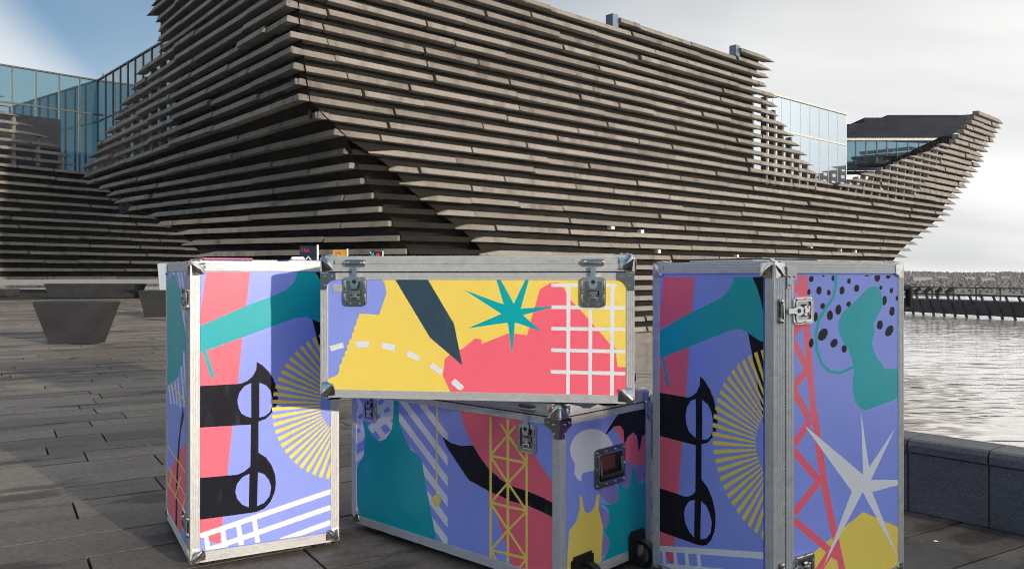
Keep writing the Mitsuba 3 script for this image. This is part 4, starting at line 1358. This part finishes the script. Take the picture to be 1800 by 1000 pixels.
A_DIM, A_POS, A_YAW = (.590, .735, 1.1761), (-1.2534, 3.2431, .03), .5134
MA = make_case('tall_case', A_POS, A_YAW, A_DIM, ('v', .058), {'v': tall_front, 'u': ART['side_art']}, {'v': (.034, .041, .557, 1.1365), 'u': (.033, .041, .60, 1.1365)},
               'tall upright flight case on the left with a sunlit music print, beside the open paving', feet=((.07, .07, .03, .03), (.52, .07, .03, .03), (.07, .66, .03, .03), (.52, .66, .03, .03)))
add_latch('tall_case', 'u', A_DIM, MA, .610, 1.030, .105, -math.pi / 2)
add_latch('tall_case', 'u', A_DIM, MA, .610, .135, .105, -math.pi / 2)

D_DIM, D_POS, D_YAW = (.755, .554, 1.1761), (.8547, 2.7128, .02), .6019
sc_ = .554 / .590
MD = make_case('tall_case_001', D_POS, D_YAW, D_DIM, ('u', .058), {'u': tall_front, 'v': [(c, [v / sc_ if i % 2 == 0 else v for i, v in enumerate(q)]) for c, q in ART['star_art']]}, {'u': (.018, .041, .513, 1.126), 'v': (.1005, .041, .722, 1.132)},
               'tall upright flight case on the right with a white star and teal boot print', feet=((.07, .07, .03, .02), (.68, .07, .03, .02), (.07, .48, .03, .02), (.68, .48, .03, .02)), art_scale=sc_)
add_latch('tall_case_001', 'v', D_DIM, MD, .146, 1.014, .118, math.pi / 2)
add_latch('tall_case_001', 'v', D_DIM, MD, .150, .150, .118, math.pi / 2)
add_brace('tall_case_001', 'v', D_DIM, MD, .062, 1.088, .112, 1.160, 'br', [(.073, 1.128), (.100, 1.128), (.073, 1.100)])
put('tall_case_001__side_handle', cat([tomesh(m3.Manifold.batch_hull([sph(D_DIM[0] + .068, .016, 1.085, .012), sph(D_DIM[0] + .068, .016, 1.005, .012)])), bx(D_DIM[0], .004, .985, D_DIM[0] + .008, .03, 1.105), cyl((D_DIM[0], .016, 1.085), (D_DIM[0] + .068, .016, 1.085), .011), cyl((D_DIM[0], .016, 1.005), (D_DIM[0] + .068, .016, 1.005), .011)]), 'rubber', MD)

B_DIM, B_POS, B_YAW = (.5796, 1.2269, .6547), (.171, 2.9751, .03), .8254
MB = make_case('wheeled_case', B_POS, B_YAW, B_DIM, ('z', .044), {'u': ART['long_art'], 'v': ART['end_art']}, {'u': (.030, .030, 1.194, .584), 'v': (.036, .034, .546, .584)},
               'low wheeled flight case with a teal vest print, supporting the wide case', feet=((.07, 1.12, .028, .028), (.5, 1.12, .028, .028), (.29, .6, .028, .028)))
add_latch('wheeled_case', 'u', B_DIM, MB, 1.075, .520, .112, 0)
add_latch('wheeled_case', 'u', B_DIM, MB, .135, .520, .112, 0)
add_brace('wheeled_case', 'u', B_DIM, MB, 1.160, .535, 1.2296, .606, 'bl', [(1.178, .592), (1.205, .586), (1.205, .553)])
add_brace('wheeled_case', 'v', B_DIM, MB, -.0028, .535, .060, .606, 'br', [(.020, .586), (.045, .590), (.020, .553)])
add_brace('wheeled_case', 'v', B_DIM, MB, .535, .535, .581, .606, 'bl', [(.562, .590), (.562, .560)])
# sprung handle in a square dish
F = frame_face('v', B_DIM)
hk = put('wheeled_case__handle', fplace(extrude(rounded(.196, .150, .018).difference(rounded(.150, .100, .008)), .0045), F, .298, .391, .003), 'dark_plating', MB)
put(f'{hk}__rim', fplace(extrude(rounded(.160, .112, .010).difference(rounded(.148, .100, .007)), .009), F, .298, .391, .003), 'chrome', MB)
put(f'{hk}__recess', fplace(extrude(rounded(.150, .100, .008), .0015), F, .298, .391, .002), 'recess_black', MB)
put(f'{hk}__plate', fplace(extrude(sbox(-.068, -.010, .030, .044), .002), F, .298, .391, .0037), 'sign_maroon', MB)
put(f'{hk}__grip', fplace(tomesh(m3.Manifold.batch_hull([sph(-.062, -.034, .014, .011), sph(.062, -.034, .014, .011)])), F, .298, .391, .003), 'rubber', MB, smooth=True)
put(f'{hk}__bail', fplace(cat([cyl((-.066, -.034, .012), (-.066, .03, .008), .004), cyl((.066, -.034, .012), (.066, .03, .008), .004)]), F, .298, .391, .003), 'chrome', MB)
put(f'{hk}__rivets', cat([fplace(rivet((0, 0, 0), .005), F, .298 + x, .391 + y, .009) for x, y in ((-.085, -.062), (-.03, -.062), (.03, -.062), (.085, -.062), (-.085, .062), (-.03, .062), (.03, .062), (.085, .062), (-.087, 0), (.087, 0))]), 'chrome', MB, smooth=True)
# two recessed wheel dishes
for i, (a0, a1, b1) in enumerate(((.062, .192, .095), (.425, .535, .105))):
    k = put('wheeled_case__wheel_dish', fplace(extrude(sbox(a0, -.004, a1, b1 - .012).union(sbox(a0 + .012, -.004, a1 - .012, b1)).buffer(.004).buffer(-.003), .004), F, 0, 0, .003), 'recess_black', MB)
    am = (a0 + a1) / 2
    wh = trimesh.creation.cylinder(radius=.052, height=.034, sections=32)
    wh.apply_transform(trimesh.transformations.rotation_matrix(math.pi / 2, [0, 1, 0]))
    put(f'{k}__wheel', fplace(wh, F, am + .004, .018, .034), 'rubber', MB, smooth=30)
    hub = trimesh.creation.cylinder(radius=.036, height=.038, sections=24)
    hub.apply_transform(trimesh.transformations.rotation_matrix(math.pi / 2, [0, 1, 0]))
    put(f'{k}__hub', fplace(hub, F, am + .004, .018, .034), 'wheel_grey', MB, smooth=30)
    put(f'{k}__fork', fplace(cat([bx(-.026, -.02, 0, -.021, .06, .05), bx(.029, -.02, 0, .034, .06, .05)]), F, am, .0, .004), 'dark_plating', MB)

C_DIM, C_POS, C_YAW = (1.1567, .56, .5197), (-.7134, 3.1091, .7007), -.1454
MC = make_case('wide_case', C_POS, C_YAW, C_DIM, ('z', .056), {'v': ART['wide_art']}, {'v': (.0262, .0262, 1.1308, .4362)},
               'wide flight case stacked on top, with yellow and pink print and white grid', rail_w=.0265, feet=((.03, .05, .026, .0165), (1.065, .06, .034, .0165), (.05, .5, .026, .0165), (1.08, .5, .026, .0165)))
for a in (.133, 1.014):
    add_latch('wide_case', 'v', C_DIM, MC, a, .392, .105, 0)
add_brace('wide_case', 'v', C_DIM, MC, 1.098, .398, 1.159, .461, 'bl', [(1.113, .447), (1.142, .447), (1.142, .415)])
add_brace('wide_case', 'v', C_DIM, MC, -.0026, .398, .057, .461, 'br', [(.015, .447), (.043, .447), (.015, .415)])
F = frame_face('v', C_DIM)
put('wide_case__catch_plate', fplace(extrude(rounded(.040, .028, .004), .0022), F, .066, .404, .0008), 'aluminium', MC)

# leaflets lying on the left tall case and a folder on the right one
def leaflet(key, M, dims, u0, v0, u1, v1, h, top, under, rot, label, group):
    W, D, H = dims
    c = np.array([(u0 + u1) / 2, (v0 + v1) / 2])
    R = T4().translate([float(c[0]), float(c[1]), H + .0045]).rotate([0, 0, 1], rot)
    a, b = (u1 - u0) / 2, (v1 - v0) / 2
    put(f'{key}__pages', bx(-a, -b, 0, a, b, h * .55), under, M @ R)
    put(f'{key}__cover', bx(-a - .002, -b - .002, h * .55, a + .002, b + .002, h), top, M @ R)
    tag(key, label, 'leaflet', group)


leaflet('leaflet', MA, A_DIM, .05, .06, .24, .32, .012, 'paper_pink', 'paper_blue', 3, 'pink and blue leaflet lying on the left tall case near its left corner', None)
leaflet('leaflet_001', MA, A_DIM, .26, .08, .36, .30, .008, 'sign_black', 'paper_white', -4, 'dark leaflet lying mid way along the top of the left tall case', None)
leaflet('leaflet_002', MA, A_DIM, .38, .05, .54, .30, .007, 'paper_blue', 'paper_white', 5, 'navy leaflet on the left tall case, nearest to the stacked wide case', None)
put('leaflet_003__pages', tomesh(m3.Manifold.batch_hull([sph(.43, .12, A_DIM[2] + .016, .011), sph(.47, .12, A_DIM[2] + .016, .011), sph(.45, .2, A_DIM[2] + .014, .007)])), 'paper_white', MA, smooth=40)
tag('leaflet_003', 'crumpled white paper resting on the navy leaflet', 'leaflet')
leaflet('document_folder', MD, D_DIM, .03, .12, .40, .40, .010, 'sign_black', 'paper_white', 2, 'thin black folder lying on top of the right tall case', None)
labels['document_folder']['category'] = 'folder'

for k in list(scene):
    if k.split('__')[-1].startswith('rivets'):
        tag(k, None, kind='stuff')
